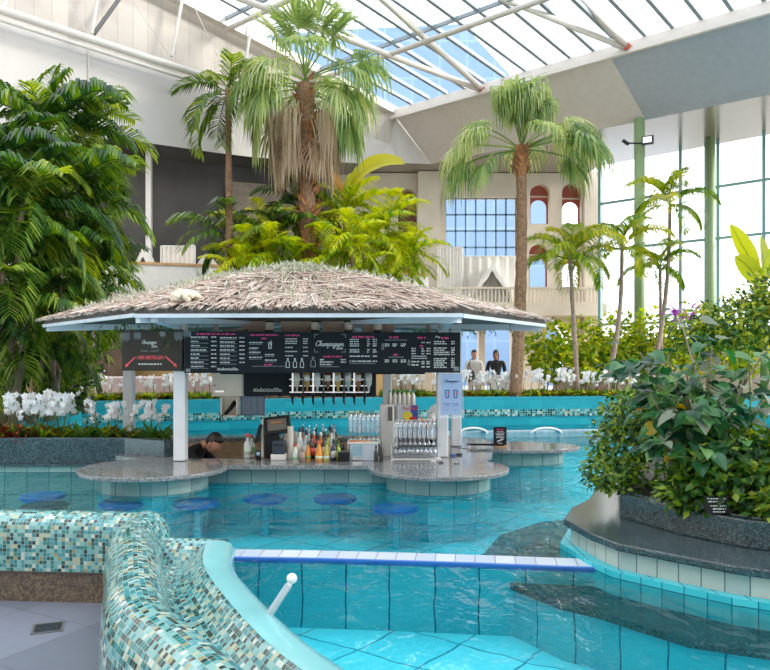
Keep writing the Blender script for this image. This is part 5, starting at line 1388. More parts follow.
for i, q in enumerate(br):
    q = q-hb; ms = MB(); mid = q*.5+Vector((rnd.gauss(0, .05), rnd.gauss(0, .05), .08)); ms.tube([(rnd.gauss(0, .08), rnd.gauss(0, .08), 0), mid, q], [.016, .011, .004], 6); ms.build('stem', M['trunk_pale'], t)
    for k in range(36):
        u = rnd.uniform(.3, 1.05); p = (mid.lerp(q, (u-.45)/.55)); a = rnd.uniform(0, 2*PI)
        d = Vector((math.cos(a), math.sin(a)-.6, rnd.uniform(-.75, .25))); L = rnd.uniform(.075, .13)
        tgt = m1; v_ = rnd.random()
        if v_ < .13: tgt = m2
        elif v_ < .165 and i > 2: tgt = m3
        p2 = p+d.normalized()*rnd.uniform(.03, .15)
        tgt.heart(p2, d, Vector((rnd.gauss(0, .3), rnd.gauss(-.2, .3), 1)), L, L*.85, rnd.uniform(.1, .4))
m1.build('leaves', M['heart'], t); o = m2.build('pale_leaves', M['heartgrey'], t); o['label'] = 'greyish pale leaves'
o = m3.build('yellow_leaves', M['heartyellow'], t); o['label'] = 'yellowing leaves'
m = MB(); q = br[0]-hb
for i in range(26):
    d = Vector((rnd.gauss(0, 1), rnd.gauss(0, .6), rnd.uniform(0, 1))); m.leaf(q+Vector((rnd.gauss(0, .04), rnd.gauss(0, .03), rnd.uniform(-.03, .07))), d, Vector((0, 0, 1)), rnd.uniform(.06, .11), .03)
m.build('purple_tips', M['purple'], t)
# plant label
c = P(722.5, 512, 4.35)
t = thing('plant_label', 'small black plaque with white writing stuck in the right planter', 'plaque', (c.x, 4.42, .33))
m = MB(); m.box((0, 0, .085), (.145, .008, .105), M=Matrix.Rotation(-.15, 3, 'X')); m.build('plate', M['black'], t, bevel=.002)
m = MB(); m.box((0, .01, .03), (.012, .006, .08)); m.build('stake', M['steel_dark'], t)
f1 = Flat(-.009)
for i, (a, b) in enumerate(((-.06, .05), (-.055, .04), (-.04, .055), (-.03, .05), (-.03, .04))): f1.words(a, b, .122-i*.017-(.008 if i > 1 else 0), .008)
o = f1.build('white_lettering', M['chalk'], t); o.rotation_euler = (-.15, 0, 0); o.location = (0, -.012, 0.001)

# =================================================================== FAR GROUND, BEDS
m = MB(); m.sweep([(x, y, 0) for x, y in FARW[1:]], [(.28, -.2), (.28, .5), (1.9, .5), (1.9, -.15)]); struct(m.build('garden_bed_far', M['soil']), 'dark soil of the far flower bed', 'flower bed')
m = MB(); m.solid([(-12, 9.45), (-5.25, 9.45), (-5.25, 13.0), (-4, 13.5), (-4, 14.8), (-12, 14.8)], .2, .42); struct(m.build('garden_bed_left', M['soil']), 'dark soil under the left palms', 'flower bed')
m = MB(); m.solid([(-16, 14.0), (-4, 14.0), (0, 16), (14, 16.4), (14, 30), (-16, 30)], -.3, -.12); struct(m.build('floor_terrace', M['deck']), 'pale terrace floor behind the far flower bed', 'floor')
m = MB(); m.solid([(6, 8.3), (14, 8), (14, 15), (9, 15), (6.5, 11)], -.5, .3); struct(m.build('garden_bed_right', M['soil']), 'soil bed beyond the right planter', 'flower bed')

# loungers / chairs behind the bed
def lounger(label, loc, rz):
    t = thing('lounge_chair', label, 'lounge chair', loc, rz, 'pale pink lounge chairs')
    m = MB(); m.box((0, .1, .36), (.58, .6, .12)); m.build('seat', M['pinkfab'], t, bevel=.03)
    m = MB(); m.box((0, -.26, .68), (.58, .12, .72), M=Matrix.Rotation(.2, 3, 'X')); m.build('backrest', M['pinkfab'], t, bevel=.03)
    for x in (-.25, .25):
        for y in (-.22, .36):
            m = MB(); m.tube([(x, y, 0), (x, y, .31)], .018, 8); m.build('leg', M['steel'], t)
    return t
for i, px in enumerate((88, 101, 114, 127, 150, 163, 204)):
    lounger('%s pale pink lounge chair from left behind the left far orchids' % ORD[i+1], ((px-385)/F*16.3, 16.3, -.12), rnd.uniform(-.15, .15))
for i, px in enumerate((562, 590, 612)):
    lounger('%s pale pink lounge chair from left behind the right far orchids' % ORD[i+1], ((px-385)/F*18.2, 18.2, -.12), rnd.uniform(-.15, .15))
t = thing('side_table', 'small white table in front of the woman in dark clothes', 'table', (P(502, 370, 17.6).x, 17.6, -.12))
m = MB(); m.box((0, 0, 1.02), (.5, .4, .03)); m.build('tabletop', M['white'], t)
m = MB(); m.box((0, -.19, .75), (.48, .02, .5)); m.build('front_panel', M['white'], t)
for x in (-.22, .22):
    m = MB(); m.box((x, 0, .5), (.03, .36, 1.0)); m.build('leg', M['white'], t)

# =================================================================== BUILDING: skylight, walls, facade
K = 7/6
U = Vector((.752, -.66, 0)); V = Vector((-.66, -.752, .092)); C0 = Vector((.28, 21, 8.3))
S = lambda u, v, dz=0: C0+U*u+V*v+Vector((0, 0, dz))
UM, VM = 25.0, 17
m = MB(); m.quad(S(0, 0), S(UM, 0), S(UM, VM), S(0, VM)); sk = m.build('window_1', M['skypane']); struct(sk, 'large sloping glazed skylight over the pool', 'skylight')
m = MB(); nb = 42
for i in range(nb+1): m.bar(S(UM*i/nb, 0, .03), S(UM*i/nb, VM, .03),   .085, .09)
for v in (2.9, 5.8, 8.7): m.bar(S(0, v, 0), S(UM, v, 0), .06, .08)
m.build('glazing_bars', plain('glazing_bar', '#7e8a90', .5), sk)
m = MB(); m.bar(S(-.3, -.05, -.12), S(UM+.3, -.05, -.12), .18, .22); m.bar(S(-.3, .12, -.28), S(UM+.3, .12, -.28), .10, .10); m.build('edge_beam', M['steel'], sk)
m = MB(); m.bar(S(-.05, -.2, -.05), S(-.05, VM, -.05), .2, .2); m.build('side_beam', M['steel'], sk)
def tube_thing(name, label, segs, r=.07):
    t = thing(name, label, 'roof tube', segs[0][0]); 
    for a, b in segs:
        m = MB(); m.tube([a, b], r, 10); m.build('tube', M['steel'], t, world=True, smooth=True)
    return t
N1 = Vector((2.51, 19.04, 8.1)); N2 = Vector((5.38, 16.5, 8.1))
def ext(a, b, k): return a+(b-a)*k
tube_thing('roof_brace', 'white steel roof tubes meeting above the right fan palm', [(N1, ext(N1, Vector((.06, 15.5, 8.62)), 1.8)), (N1, ext(N1, Vector((-.11, 17.1, 8.3)), 2.2))])
tube_thing('roof_brace', 'white steel roof tubes meeting above the grey panel seam', [(N2, ext(N2, Vector((4.1, 15.4, 8.6)), 4)), (N2, ext(N2, Vector((2.85, 15.4, 8.52)), 3))])
tube_thing('roof_purlin', 'white steel tube running across the skylight near the fan palm', [(S(0, 2.9, -.25), S(UM, 2.9, -.25))], .06)
tube_thing('roof_purlin', 'white steel tube running across the skylight near top frame edge', [(S(0, 5.8, -.25), S(UM, 5.8, -.25))], .06)
for n_, c_ in ((N1, 0), (N2, 1)):
    m = MB(); m.tube([n_+Vector((-.03, -.04, .0)), n_+Vector((-.12, -.14, .02))], .085, 12); o = m.build('pipe_collar', bm('#b5482c', .4)); tag(o, ['red collar ring on roof tubes above the right fan palm', 'red collar ring on roof tubes above the grey panel'][c_], 'collar', 'red pipe collars')
# rest of the hall, out of the photograph: wall behind the camera and far side wall
m = MB(); m.quad((-14, -6, -.4), (17, -6, -.4), (17, -6, 11), (-14, -6, 11)); struct(m.build('wall_front', M['wall']))
m = MB(); m.quad((-14, -6, -.4), (-14, 19, -.4), (-14, 19, 11), (-14, -6, 11)); struct(m.build('wall_side', M['wall']))
# opaque roof beyond the skylight, unseen, placed to keep sun off the foreground
m = MB(); a = [S(UM, -3), S(UM+14, -3), S(UM+14, VM), S(UM, VM)]; m.quad(*a); struct(m.build('ceiling', M['bulk']))

# left truss: bottom chord z about 7.4 in the plane of the skylight side edge
def side(s, z): return Vector((.28-.66*s, 21-.752*s, z))
def side_px(px, py=None):
    k = (px-385)/F; s = (.28-k*21)/(.66-k*.752); y = 21-.752*s
    return s, (CAMZ+(360-py)/F*y if py is not None else None)
t = thing('roof_truss', 'long white steel roof truss across the upper left wall', 'truss', side(11.5, 7.3))
z0 = 7.4
off = Vector((.1, -.09, 0))
m = MB(); m.tube([side(1.6, z0)+off, side(13, z0-.12)+off], .075, 10); m.tube([side(1.6, z0-.17)+off, side(13, z0-.29)+off], .04, 8); m.build('bottom_chord', M['steel'], t, world=True, smooth=True)
for (a, ay, b, by, r, key) in [(94, 0, 88.5, 36, .035, 'steel'), (116.6, 0, 90.5, 36, .04, 'steel_dark'), (179, 0, 168, 58, .035, 'steel'), (61, 0, 84, 34, .010, 'steel'), (127, 0, 165, 56, .010, 'steel'), (186, 0, 221, 72, .010, 'steel'), (247, 30, 240, 78, .035, 'steel'), (3, 0, 0, 15, .035, 'steel')]:
    s0, zz0 = side_px(a, ay); s1, zz1 = side_px(b, by)
    p0, p1 = side(s0, zz0)+off, side(s1, zz1)+off
    m = MB(); m.tube([p0+(p0-p1)*.35, p1], r, 8); m.build('web_member', M[key], t, world=True)
# upper left wall in the same plane, slightly behind
bo = Vector((-.2, .18, 0))
m = MB()
zb = []
cols_ = [-60, 0, 60, 95, 137, 180, 220, 260, 300, 340, 380]
bot = {-60: 121, 0: 127, 60: 132, 95: 135, 137: 138, 180: 144, 220: 150, 260: 155, 300: 158, 340: 160, 380: 162}
lo, hi, md = [], [], []
for px in cols_:
    s, z = side_px(px, bot[px]); lo.append(side(s, z)+bo); hi.append(side(s, 8.3+.092*s+.1)+bo); md.append(side(s, 7.38)+bo)
E = Vector((1.35, 22.0, 7.02)); CT = C0+Vector((0, 0, .1))
lo.append(P(400, 163, 21.2)); hi.append(CT); md.append(side(-.1, 7.4)+bo)
for i in range(len(lo)-1): m.quad(lo[i], lo[i+1], md[i+1], md[i])
m.add([lo[-1], E, CT, md[-1]], [(0, 1, 2), (0, 2, 3)])
wl_ = m.build('wall_left', M['wall']); struct(wl_, 'pale smooth wall panels above the dark balcony recess', 'wall')
m = MB()
for i in range(len(lo)-1): m.quad(md[i], md[i+1], hi[i+1], hi[i])
m.build('upper_cladding', tilemat('corrugated', [(0, '#bdb3a8'), (.5, '#b9afa5'), (.8, '#c1b7ac')], '#a89e94', .25, 30, .012, rough=.6), wl_)
m = MB(); s, z = side_px(95, 135); m.bar(side(s, z)+bo*.9, side(s, 7.35)+bo*.9, .02, .02); m.build('panel_joint', M['bulk'], wl_)
s, z = side_px(-300, 100)
# right bulkhead: inclined panel from skylight edge to lower ceiling edge
lowdir = Vector((5.24*K, 15.5*K, 0))-Vector((E.x, E.y, 0)); lowdir.normalize()
def low(t_): return E+lowdir*t_
m = MB()
top0 = C0+Vector((0, 0, -.2)); Lw = lambda t_: low(t_)
t1 = 6.35
m.quad(E, low(t1), C0+U*6.35+Vector((0, 0, -.25)), top0)
bk = m.build('wall_bulkhead', M['bulk']); struct(bk, 'beige inclined bulkhead panel below the skylight edge', 'wall')
m = MB(); m.quad(low(t1), low(25), C0+U*25+Vector((0, 0, -.25)), C0+U*6.35+Vector((0, 0, -.25))); m.build('grey_panel', M['greycol'], bk)
# metal ceiling beyond
W0 = Vector((6.25, 21.8, 0)); WD = Vector((1.115, -1, 0)).normalized()
m = MB(); a = low(-.0); b = low(16)
far1 = Vector((W0.x+WD.x*14, W0.y+WD.y*14+.5, 7.02))
m.add([E, low(24), Vector((26, 9, 7.02)), far1, Vector((6.3, 22.3, 7.02)), Vector((6.3, 24, 7.02)), Vector((-3, 24, 7.02)), Vector((-3, 21.5, 7.02))], [(0, 1, 2, 3, 4), (0, 4, 5, 6, 7)])
struct(m.build('ceiling_metal', M['mirror']), 'shiny metal ceiling between bulkhead and window wall', 'ceiling')
# window wall on the right
t = thing('window_2', 'tall glazed window wall behind the slim palms', 'window', W0, 0, None, 'structure')
def WP(s, z): return Vector((W0.x+WD.x*s, W0.y+WD.y*s, z))
m = MB(); m.quad(WP(0, .0), WP(13, .0), WP(13, 7.02), WP(0, 7.02)); m.build('pane', M['pane'], t, world=True)
def ws(px): k = (px-385)/F; return (k*W0.y-W0.x)/(WD.x-k*WD.y)
for px, w_ in ((600, .10), (680.5, .05), (706, .05), (718, .05), (764, .05), (820, .05)):
    m = MB(); s = ws(px); m.bar(WP(s, 0), WP(s, 7.02), w_, .08, up=WD); m.build('mullion', M['mullion'], t, world=True)
for z in (5.80, 4.45, 2.3):
    m = MB(); m.bar(WP(0, z), WP(13, z), .06, .07); m.build('transom', M['mullion'], t, world=True)
m = MB(); m.bar(WP(0, .9), WP(13, .9), .1, 1.9); struct(m.build('wall_window_sill', M['facade']))
# green columns
for px, d, zt, r, lb in ((639.5, 18.0, 7.05, .125, 'nearer green steel column carrying the floodlight'), (710.5, 19.4, 7.02, .115, 'farther green steel column at the window wall')):
    x = xl(px, d); m = MB(); m.tube([(x, d, -.12), (x, d, zt)], r, 16); o = m.build('column', M['green_col'], smooth=True); tag(o, lb, 'column', 'green columns', 'structure')
c = P(632, 144, 17.75)
t = thing('floodlight', 'black floodlight with camera arm mounted on the green column', 'floodlight', (c.x, c.y, c.z))
m = MB(); m.tube([(-.1, 0, .02), (.3, -.05, 0)], .02, 8); m.build('arm', M['black'], t)
m = MB(); m.box((.34, -.1, .06), (.26, .1, .2), M=Matrix.Rotation(-.5, 3, 'Z')); lm = m.build('lamp_housing', M['black'], t, bevel=.01)
m = MB(); m.box((.31, -.15, .06), (.2, .012, .14), M=Matrix.Rotation(-.5, 3, 'Z')); m.build('lens', M['chrome'], lm)
m = MB(); m.box((-.16, -.03, .03), (.18, .07, .07), M=Matrix.Rotation(.6, 3, 'Y')); m.build('camera_body', M['black'], t, bevel=.01)

# middle facade
DY = 23.0
FX = lambda px: (px-385)/F*DY
FZ = lambda py: CAMZ+(360-py)/F*DY
def arch(x0, x1, zt, zb, n=14):
    r = (x1-x0)/2; c_ = (x0+x1)/2; zc_ = zt-r
    return [(x0, zb), (x1, zb)]+[(c_+r*math.cos(PI*i/n), zc_+r*math.sin(PI*i/n)) for i in range(n+1)]
AH = [arch(FX(398), FX(417), FZ(189), FZ(283)), arch(FX(530), FX(550), FZ(184), FZ(224)), arch(FX(562), FX(582), FZ(183), FZ(224)), arch(FX(529), FX(549), FZ(244), FZ(287)), arch(FX(562), FX(582), FZ(249), FZ(287)),
      arch(FX(452), FX(479), FZ(322), -.05), arch(FX(485), FX(512), FZ(322), -.05), arch(FX(545), FX(575), FZ(325), -.05)]
BW = [(FX(446), FZ(263)), (FX(517), FZ(263)), (FX(517), FZ(197)), (FX(446), FZ(197))]
m = MB(); m.solid([(FX(330), -.12), (FX(603), -.12), (FX(603), 7.0), (FX(330), 7.0)], DY, DY+.45, AH+[BW], axis='y')
fa = m.build('wall_back', M['facade']); struct(fa, 'pale arched facade with red-topped openings behind the palms', 'wall')
m = MB(); m.box((FX(428.5), DY-.12, 3.5), (.66, .24, 7.0)); m.build('pilaster', M['facade'], fa)
m = MB(); m.box((FX(591), DY-.1, 3.5), (.5, .2, 7.0)); m.build('pilaster', M['facade'], fa)
for (px0, px1, y0, y1, y2) in [(530, 550, 184, 198, 222), (562, 582, 183, 200, 222), (529, 549, 244, 257, 287), (562, 582, 249, 262, 287)]:
    m = MB(); x0, x1 = FX(px0), FX(px1); q = (x1-x0)*.12
    m.solid([(x0-.02, FZ(y2+1)), (x1+.02, FZ(y2+1)), (x1+.02, FZ(y0-1)), (x0-.02, FZ(y0-1))], DY+.3, DY+.36, [arch(x0+q, x1-q*.6, FZ(y1), FZ(y2))], axis='y'); m.build('red_infill', M['red'], fa)
    m = MB(); m.bar((x0, DY+.25, FZ(y1-3)), (x1, DY+.25, FZ(y1-3)), .06, .04); m.build('transom', M['facade'], fa)
m = MB(); m.box((FX(407), DY+.4, FZ(236)), (.7, .04, 3)); m.build('dark_infill', mat('dark_red_panel', '#6a3026', .5), fa)
# grid of the big window
bw = thing('window_3', 'large gridded window in the facade showing a blue building', 'window', (FX(481), DY+.2, FZ(263)), 0, None, 'structure')
m = MB(); m.quad((FX(446), DY+.2, FZ(263)), (FX(517), DY+.2, FZ(263)), (FX(517), DY+.2, FZ(197)), (FX(446), DY+.2, FZ(197))); m.build('pane', M['pane'], bw, world=True)
m = MB()
for i in range(8): m.box((FX(446+71*i/7), DY+.2, FZ(230)), (.05, .05, FZ(197)-FZ(263)))
for i in range(5): m.box((FX(481.5), DY+.2, FZ(197+66*i/4)), (FX(517)-FX(446), .05, .05))
m.build('glazing_grid', plain('grid_blue', '#6d8fae', .4), bw, world=True)
# balustrade
t = thing('balustrade', 'pale balustrade with slim uprights along the facade balcony', 'balustrade', (FX(518), DY-.8, FZ(302)))
dB = DY-.8; bx0, bx1 = xl(437, dB), xl(603, dB); zt_, zb_ = CAMZ+(360-288)/F*dB, CAMZ+(360-303)/F*dB
m = MB(); m.box(((bx0+bx1)/2, dB, zt_), (bx1-bx0, .1, .06)); m.build('handrail', M['facade'], t, world=True)
m = MB(); m.box(((bx0+bx1)/2, dB, zb_), (bx1-bx0, .1, .05)); m.build('bottom_rail', M['facade'], t, world=True)
for i in range(44):
    x = bx0+(bx1-bx0)*(i+.5)/44; m = MB(); m.box((x, dB, (zt_+zb_)/2), (.045, .05, zt_-zb_)); m.build('baluster', M['facade'], t, world=True)
m = MB(); m.box(((bx0+bx1)/2-.2, DY-.42, zb_-.2), (bx1-bx0+.6, .9, .34)); struct(m.build('balcony_slab', M['facade']))
# canopy daybeds on the balconies
def daybed(label, loc, w_, h_, ogee=True, rz=0):
    t = thing('canopy_daybed', label, 'daybed', loc, rz, None)
    pts = []
    for i in range(21):
        u = -1+2*i/20; z = h_*(1-abs(u)**1.7)**.8 if abs(u) < 1 else 0
        if ogee: z = z*.82+h_*.18*math.exp(-(u/.16)**2)
        pts.append((u*w_/2, z))
    m = MB(); inn = [(x*.84, z*.8) for x, z in pts]
    for i in range(20):
        a, b, c_, d_ = pts[i], pts[i+1], inn[i+1], inn[i]
        for y in (-.25,): m.quad((a[0], y, a[1]), (b[0], y, b[1]), (c_[0], y, c_[1]), (d_[0], y, d_[1]))
        m.quad((a[0], -.25, a[1]), (a[0]*.9, .45, a[1]*.9), (b[0]*.9, .45, b[1]*.9), (b[0], -.25, b[1]))
    m.build('canopy', M['white'], t, smooth=False)
    m = MB(); m.solid([(x*.86, z*.86) for x, z in pts], .40, .44, axis='y'); m.build('lattice_back', mat('lattice', '#b9b0a4', .7), t)
    m = MB(); m.box((0, .1, .14), (w_*.8, .6, .28)); m.build('mattress', M['curtain'], t, bevel=.04)
    return t
daybed('white ogee-topped canopy daybed on the facade balcony', (FX(489), DY-.45, zb_-.03), 1.25, 1.25)
def screen(label, x, y, z, w_, h_, mt='curtain', rz=0):
    t = thing('curtain_screen', label, 'curtain', (x, y, z), rz, None); m = MB(); n_ = 24; vs = []
    for i in range(n_+1):
        q = -w_/2+w_*i/n_; yy = .03*math.sin(i*1.9); vs += [(q, yy, 0), (q, yy, h_)]
    m.add(vs, [(2*i, 2*i+2, 2*i+3, 2*i+1) for i in range(n_)]); m.build('fabric', M[mt], t, smooth=True)
    m = MB(); m.tube([(-w_/2, 0, h_), (w_/2, 0, h_)], .02, 8); m.build('rail', M['white'], t)
    for sx_ in (-1, 1):
        m = MB(); m.tube([(sx_*w_/2, 0, 0), (sx_*w_/2, 0, h_)], .02, 8); m.build('post', M['white'], t)
    return t
screen('wide white sheer curtain under the big gridded window', FX(486), DY-.12, zb_-.03, 2.0, 1.5)
screen('narrow white curtain screen beside the left pilaster', FX(449), DY-.3, zb_-.03, .75, 1.75)

# left balcony recess
t = thing('balcony_parapet', 'white curved balcony parapet below the dark recess', 'parapet', (-5, 18.3, 3.0), 0, None, 'structure')
PP = [(-10, 17.0, 0), (-6.05, 18.0, 0), (-4.06, 18.6, 0), (-1, 19.6, 0), (1.2, 20.6, 0)]
m = MB(); m.sweep(PP, [(0, 2.85), (0, 3.6), (.2, 3.6), (.2, 2.85)]); m.build('panel', M['white'], t, world=True)
m = MB(); m.sweep(PP, [(-.03, 3.57), (-.03, 3.63), (.23, 3.63), (.23, 3.57)]); m.build('coping', M['wood'], t, world=True)
m = MB(); m.sweep(PP, [(.0, 2.7), (.0, 2.9), (5.5, 2.9), (5.5, 2.7), (0, 2.7)]); struct(m.build('floor_balcony', M['facade']))
RB = [(-12, 19.6, 0), (-6.5, 21.2, 0), (-3, 22.6, 0), (-.6, 23.2, 0)]
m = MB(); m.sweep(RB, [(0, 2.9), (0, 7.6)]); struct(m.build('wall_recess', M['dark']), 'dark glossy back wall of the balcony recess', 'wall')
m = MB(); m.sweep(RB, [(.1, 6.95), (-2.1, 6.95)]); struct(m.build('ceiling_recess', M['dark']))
c = P(149, 190, 20.2)
m = MB(); m.box((c.x, 20.2, 5.0), (.14, .14, 4.1)); struct(m.build('column_recess', M['white']))
m = MB(); m.box((-3.6, 21.9, 5.2), (1.9, .1, 2.4), rz=.35); struct(m.build('trim_2', mat('recess_stone', '#8d8275', .5), ))
m = MB(); m.sweep([(-12, 17.6, 0), (-6, 18.6, 0), (0, 20.6, 0)], [(0, -.12), (0, 2.75)]); gl_ = struct(m.build('wall_ground_left', M['yellowwall']), 'ochre ground floor wall under the balcony', 'wall')
c = P(112, 350, 18.1)
for k, (px, w_) in enumerate(((121, .62), (98, .5))):
    x = xl(px, 18.0); m = MB(); m.box((x, 18.02+.0, 1.0), (w_, .12, 2.2), rz=.2); o = m.build('door_%d' % (k+1), M['darkbrown']); struct(o, ['brown wooden door beside the olive sign', 'dark brown door behind the palm trunks'][k], 'door')
    m = MB(); m.ball((x+w_*.36, 17.93, 1.0), .03, 8, 6); m.build('door_handle', M['chrome'], o)
x = xl(77, 17.6); m = MB(); m.tube([(x, 17.6, -.12), (x, 17.6, 2.75)], .22, 14); o = m.build('column_ground', mat('tan_column', '#a8906c', .6), smooth=True); struct(o, 'tan round column under the balcony', 'column')
daybed('white pointed canopy daybed at the left of the balcony', (xl(146, 18.75), 18.75, 2.9), 1.0, 1.15)
screen('white curtain screen between the two balcony daybeds', xl(178, 18.8), 18.8, 2.9, .85, 1.22)
screen('slim white curtain panel at the right of the first screen', xl(191.5, 18.9), 18.9, 2.9, .12, 1.26)
daybed('rounded white canopy daybed at the right of the balcony', (xl(209, 19.15), 19.15, 2.9), .95, 1.05, False)
daybed('low rounded canopy daybed behind the balcony curtain', (xl(176, 19.6), 19.6, 2.9), 1.0, 1.3, False)

# outside: neighbouring blue building and pale roof
m = MB(); dO = 52
pp = [P(215, 250, dO), P(560, 250, dO), P(540, 108, dO), P(463, 24, dO), P(330, 30, dO), P(215, 40, dO)]
m.solid([(p.x, max(-.5, p.z) if i > 1 else -.5) for i, p in enumerate(pp)], dO, dO+6, axis='y')
nbuild = m.build('neighbour_building', tilemat('blue_glazing', [(0, '#6886ab'), (.5, '#6c8aaf'), (.8, '#6482a7')], '#7a97b8', 1.9, 2.6, .12, rough=.3, bumpd=0)); tag(nbuild, 'blue glazed building outside seen through skylight and big window', 'building')
m = MB(); m.quad(P(592, 330, 34), P(690, 330, 34), P(655, 292, 46), P(600, 262, 46)); m.quad(P(640, 330, 40), P(780, 330, 40), P(780, 304, 52), P(640, 302, 52))
o = m.build('outside_roof', tilemat('roof_panels', [(0, '#b9c6d6'), (.5, '#c6d0dc'), (.8, '#aebdd0')], '#e6ebf0', .8, 40, .2, rough=.4, bumpd=0)); tag(o, 'pale blue ribbed roof outside the window wall', 'roof')
m = MB(); m.solid([(-70, 32), (90, 32), (90, 120), (-70, 120)], -.6, -.5); m.solid([(14, -5), (90, -5), (90, 32), (14, 32)], -.6, -.5); struct(m.build('ground_outside', mat('outside_ground', '#b9b9b4', .8)))

# =================================================================== PEOPLE
def skin_body(name, joints, edges, radii, mat_, parent, sub=2):
    me = bpy.data.meshes.new(name); me.from_pydata([tuple(j) for j in joints], edges, []); me.update()
    o = bpy.data.objects.new(name, me); COL.objects.link(o); o.parent = parent; me.materials.append(mat_)
    sm = o.modifiers.new('skin', 'SKIN')
    try: sm.use_smooth_shade = True
    except Exception: pass
    lay = me.skin_vertices[0] if me.skin_vertices else None
    if lay is None:
        bpy.context.view_layer.objects.active = o; lay = me.skin_vertices.new() if hasattr(me.skin_vertices, 'new') else me.skin_vertices[0]
    for i, r in enumerate(radii):
        lay.data[i].radius = r if isinstance(r, tuple) else (r, r); lay.data[i].use_root = (i == 0)
    sb_ = o.modifiers.new('sub', 'SUBSURF'); sb_.levels = sub; sb_.render_levels = sub
    return o
def head_mesh(parent, loc, R, hairstyle='short'):
    """head of about .23 m, face towards local +x, R = rotation matrix"""
    m = MB(); n, k = 20, 16; vs = []; 
    for i in range(k+1):
        ph = PI*i/k; z = -math.cos(ph)*.118
        rr = math.sin(ph)**.8
        for j in range(n):
            a = 2*PI*j/n; x = rr*.098*math.cos(a); y = rr*.076*math.sin(a)
            if z < -.02: x *= 1-.25*min(1, (-z-.02)/.1) if x < 0 else 1-.05*min(1, (-z-.02)/.1); y *= 1-.28*min(1, (-z-.02)/.1)
            if x > .03:   # face relief
                f = math.exp(-(y/.014)**2)
                if -.045 < z < .02: x += .026*f*max(0, 1-abs(z+.028)/.05)         # nose
                x -= .010*math.exp(-((abs(y)-.032)/.014)**2-((z-.008)/.014)**2)   # eye sockets
                x += .007*math.exp(-(y/.02)**2-((z+.068)/.012)**2)                # lips
                x += .008*math.exp(-(y/.02)**2-((z+.1)/.018)**2)                  # chin
            vs.append((x, y, z))
    m.add(vs, [(i*n+j, i*n+(j+1) % n, (i+1)*n+(j+1) % n, (i+1)*n+j) for i in range(k) for j in range(n)])
    for sy in (-1, 1):
        m.ball((-.005, sy*.078, -.012), .03, 8, 6, (.7, .35, 1.05))
    m.v = [tuple(R @ Vector(v)+Vector(loc)) for v in m.v]
    h = m.build('head', M['skin'], parent, smooth=True)
    m = MB()
    for sy in (-1, 1): m.ball((.083, sy*.031, .008), .011, 8, 6, (.5, 1, .7))
    m.v = [tuple(R @ Vector(v)+Vector(loc)) for v in m.v]; m.build('eyes', M['white'], h, smooth=True)
    m = MB()
    for sy in (-1, 1): m.ball((.0885, sy*.031, .008), .0055, 6, 5, (.5, 1, 1)); m.box((.092, sy*.031, .028), (.008, .03, .006))
    m.v = [tuple(R @ Vector(v)+Vector(loc)) for v in m.v]; m.build('pupils_and_brows', M['hair'], h)
    m = MB(); m.box((.093, 0, -.066), (.012, .036, .007)); m.v = [tuple(R @ Vector(v)+Vector(loc)) for v in m.v]; m.build('lips', plain('lips', '#9a5a50', .5), h, bevel=.002)
    m = MB(); vs = []; kk = 9
    for i in range(kk+1):
        ph = PI*.5*i/kk if hairstyle == 'short' else PI*.72*i/kk
        for j in range(n):
            a = 2*PI*j/n; face = max(0, math.cos(a))
            zz = math.cos(ph)*.128; rr = math.sin(ph)**.8
            lim = .05+.02*rr if face > .25 else (-.03 if face < .05 else .02)
            if hairstyle == 'short': zz = max(zz*1.0, lim-.1*(1-i/kk))
            if i == kk: zz = lim if hairstyle == 'short' else (-.12 if face < .1 else .05)
            tp = 1-.05*(i/kk)**2; vs.append((rr*.104*tp*math.cos(a)-.005, rr*.0815*tp*math.sin(a), zz+.002))
    m.add(vs, [(i*n+j, (i+1)*n+j, (i+1)*n+(j+1) % n, i*n+(j+1) % n) for i in range(kk) for j in range(n)])
    if hairstyle == 'long':
        m.tube([(-.05, 0, .03), (-.075, 0, -.08), (-.07, 0, -.24)], [.07, .075, .05], 10)
    m.v = [tuple(R @ Vector(v)+Vector(loc)) for v in m.v]; m.build('hair', M['hair'], h, smooth=True)
    return h
def hand(parent, wrist, dirn, side_, mat_):
    """palm, four fingers and a thumb in one skinned body"""
    d = Vector(dirn).normalized(); s = Vector(side_).normalized(); nrm = d.cross(s).normalized()
    J = [Vector(wrist), Vector(wrist)+d*.05, Vector(wrist)+d*.085]; E_ = [(0, 1), (1, 2)]; Rr = [.024, (.034, .018), (.036, .016)]
    for i, (o_, L) in enumerate(((-.030, .068), (-.010, .078), (.010, .073), (.029, .058))):
        b = len(J); J += [Vector(wrist)+d*.088+s*o_, Vector(wrist)+d*(.088+L*.5)+s*o_*1.1+nrm*.012, Vector(wrist)+d*(.088+L*.9)+s*o_*1.1+nrm*.035]; E_ += [(2, b), (b, b+1), (b+1, b+2)]; Rr += [.0095, .009, .007]
    b = len(J); J += [Vector(wrist)+d*.035-s*.038+nrm*.005, Vector(wrist)+d*.065-s*.058+nrm*.015, Vector(wrist)+d*.09-s*.06+nrm*.025]; E_ += [(1, b), (b, b+1), (b+1, b+2)]; Rr += [.012, .010, .008]
    return skin_body('hand', J, E_, Rr, mat_, parent, 1)
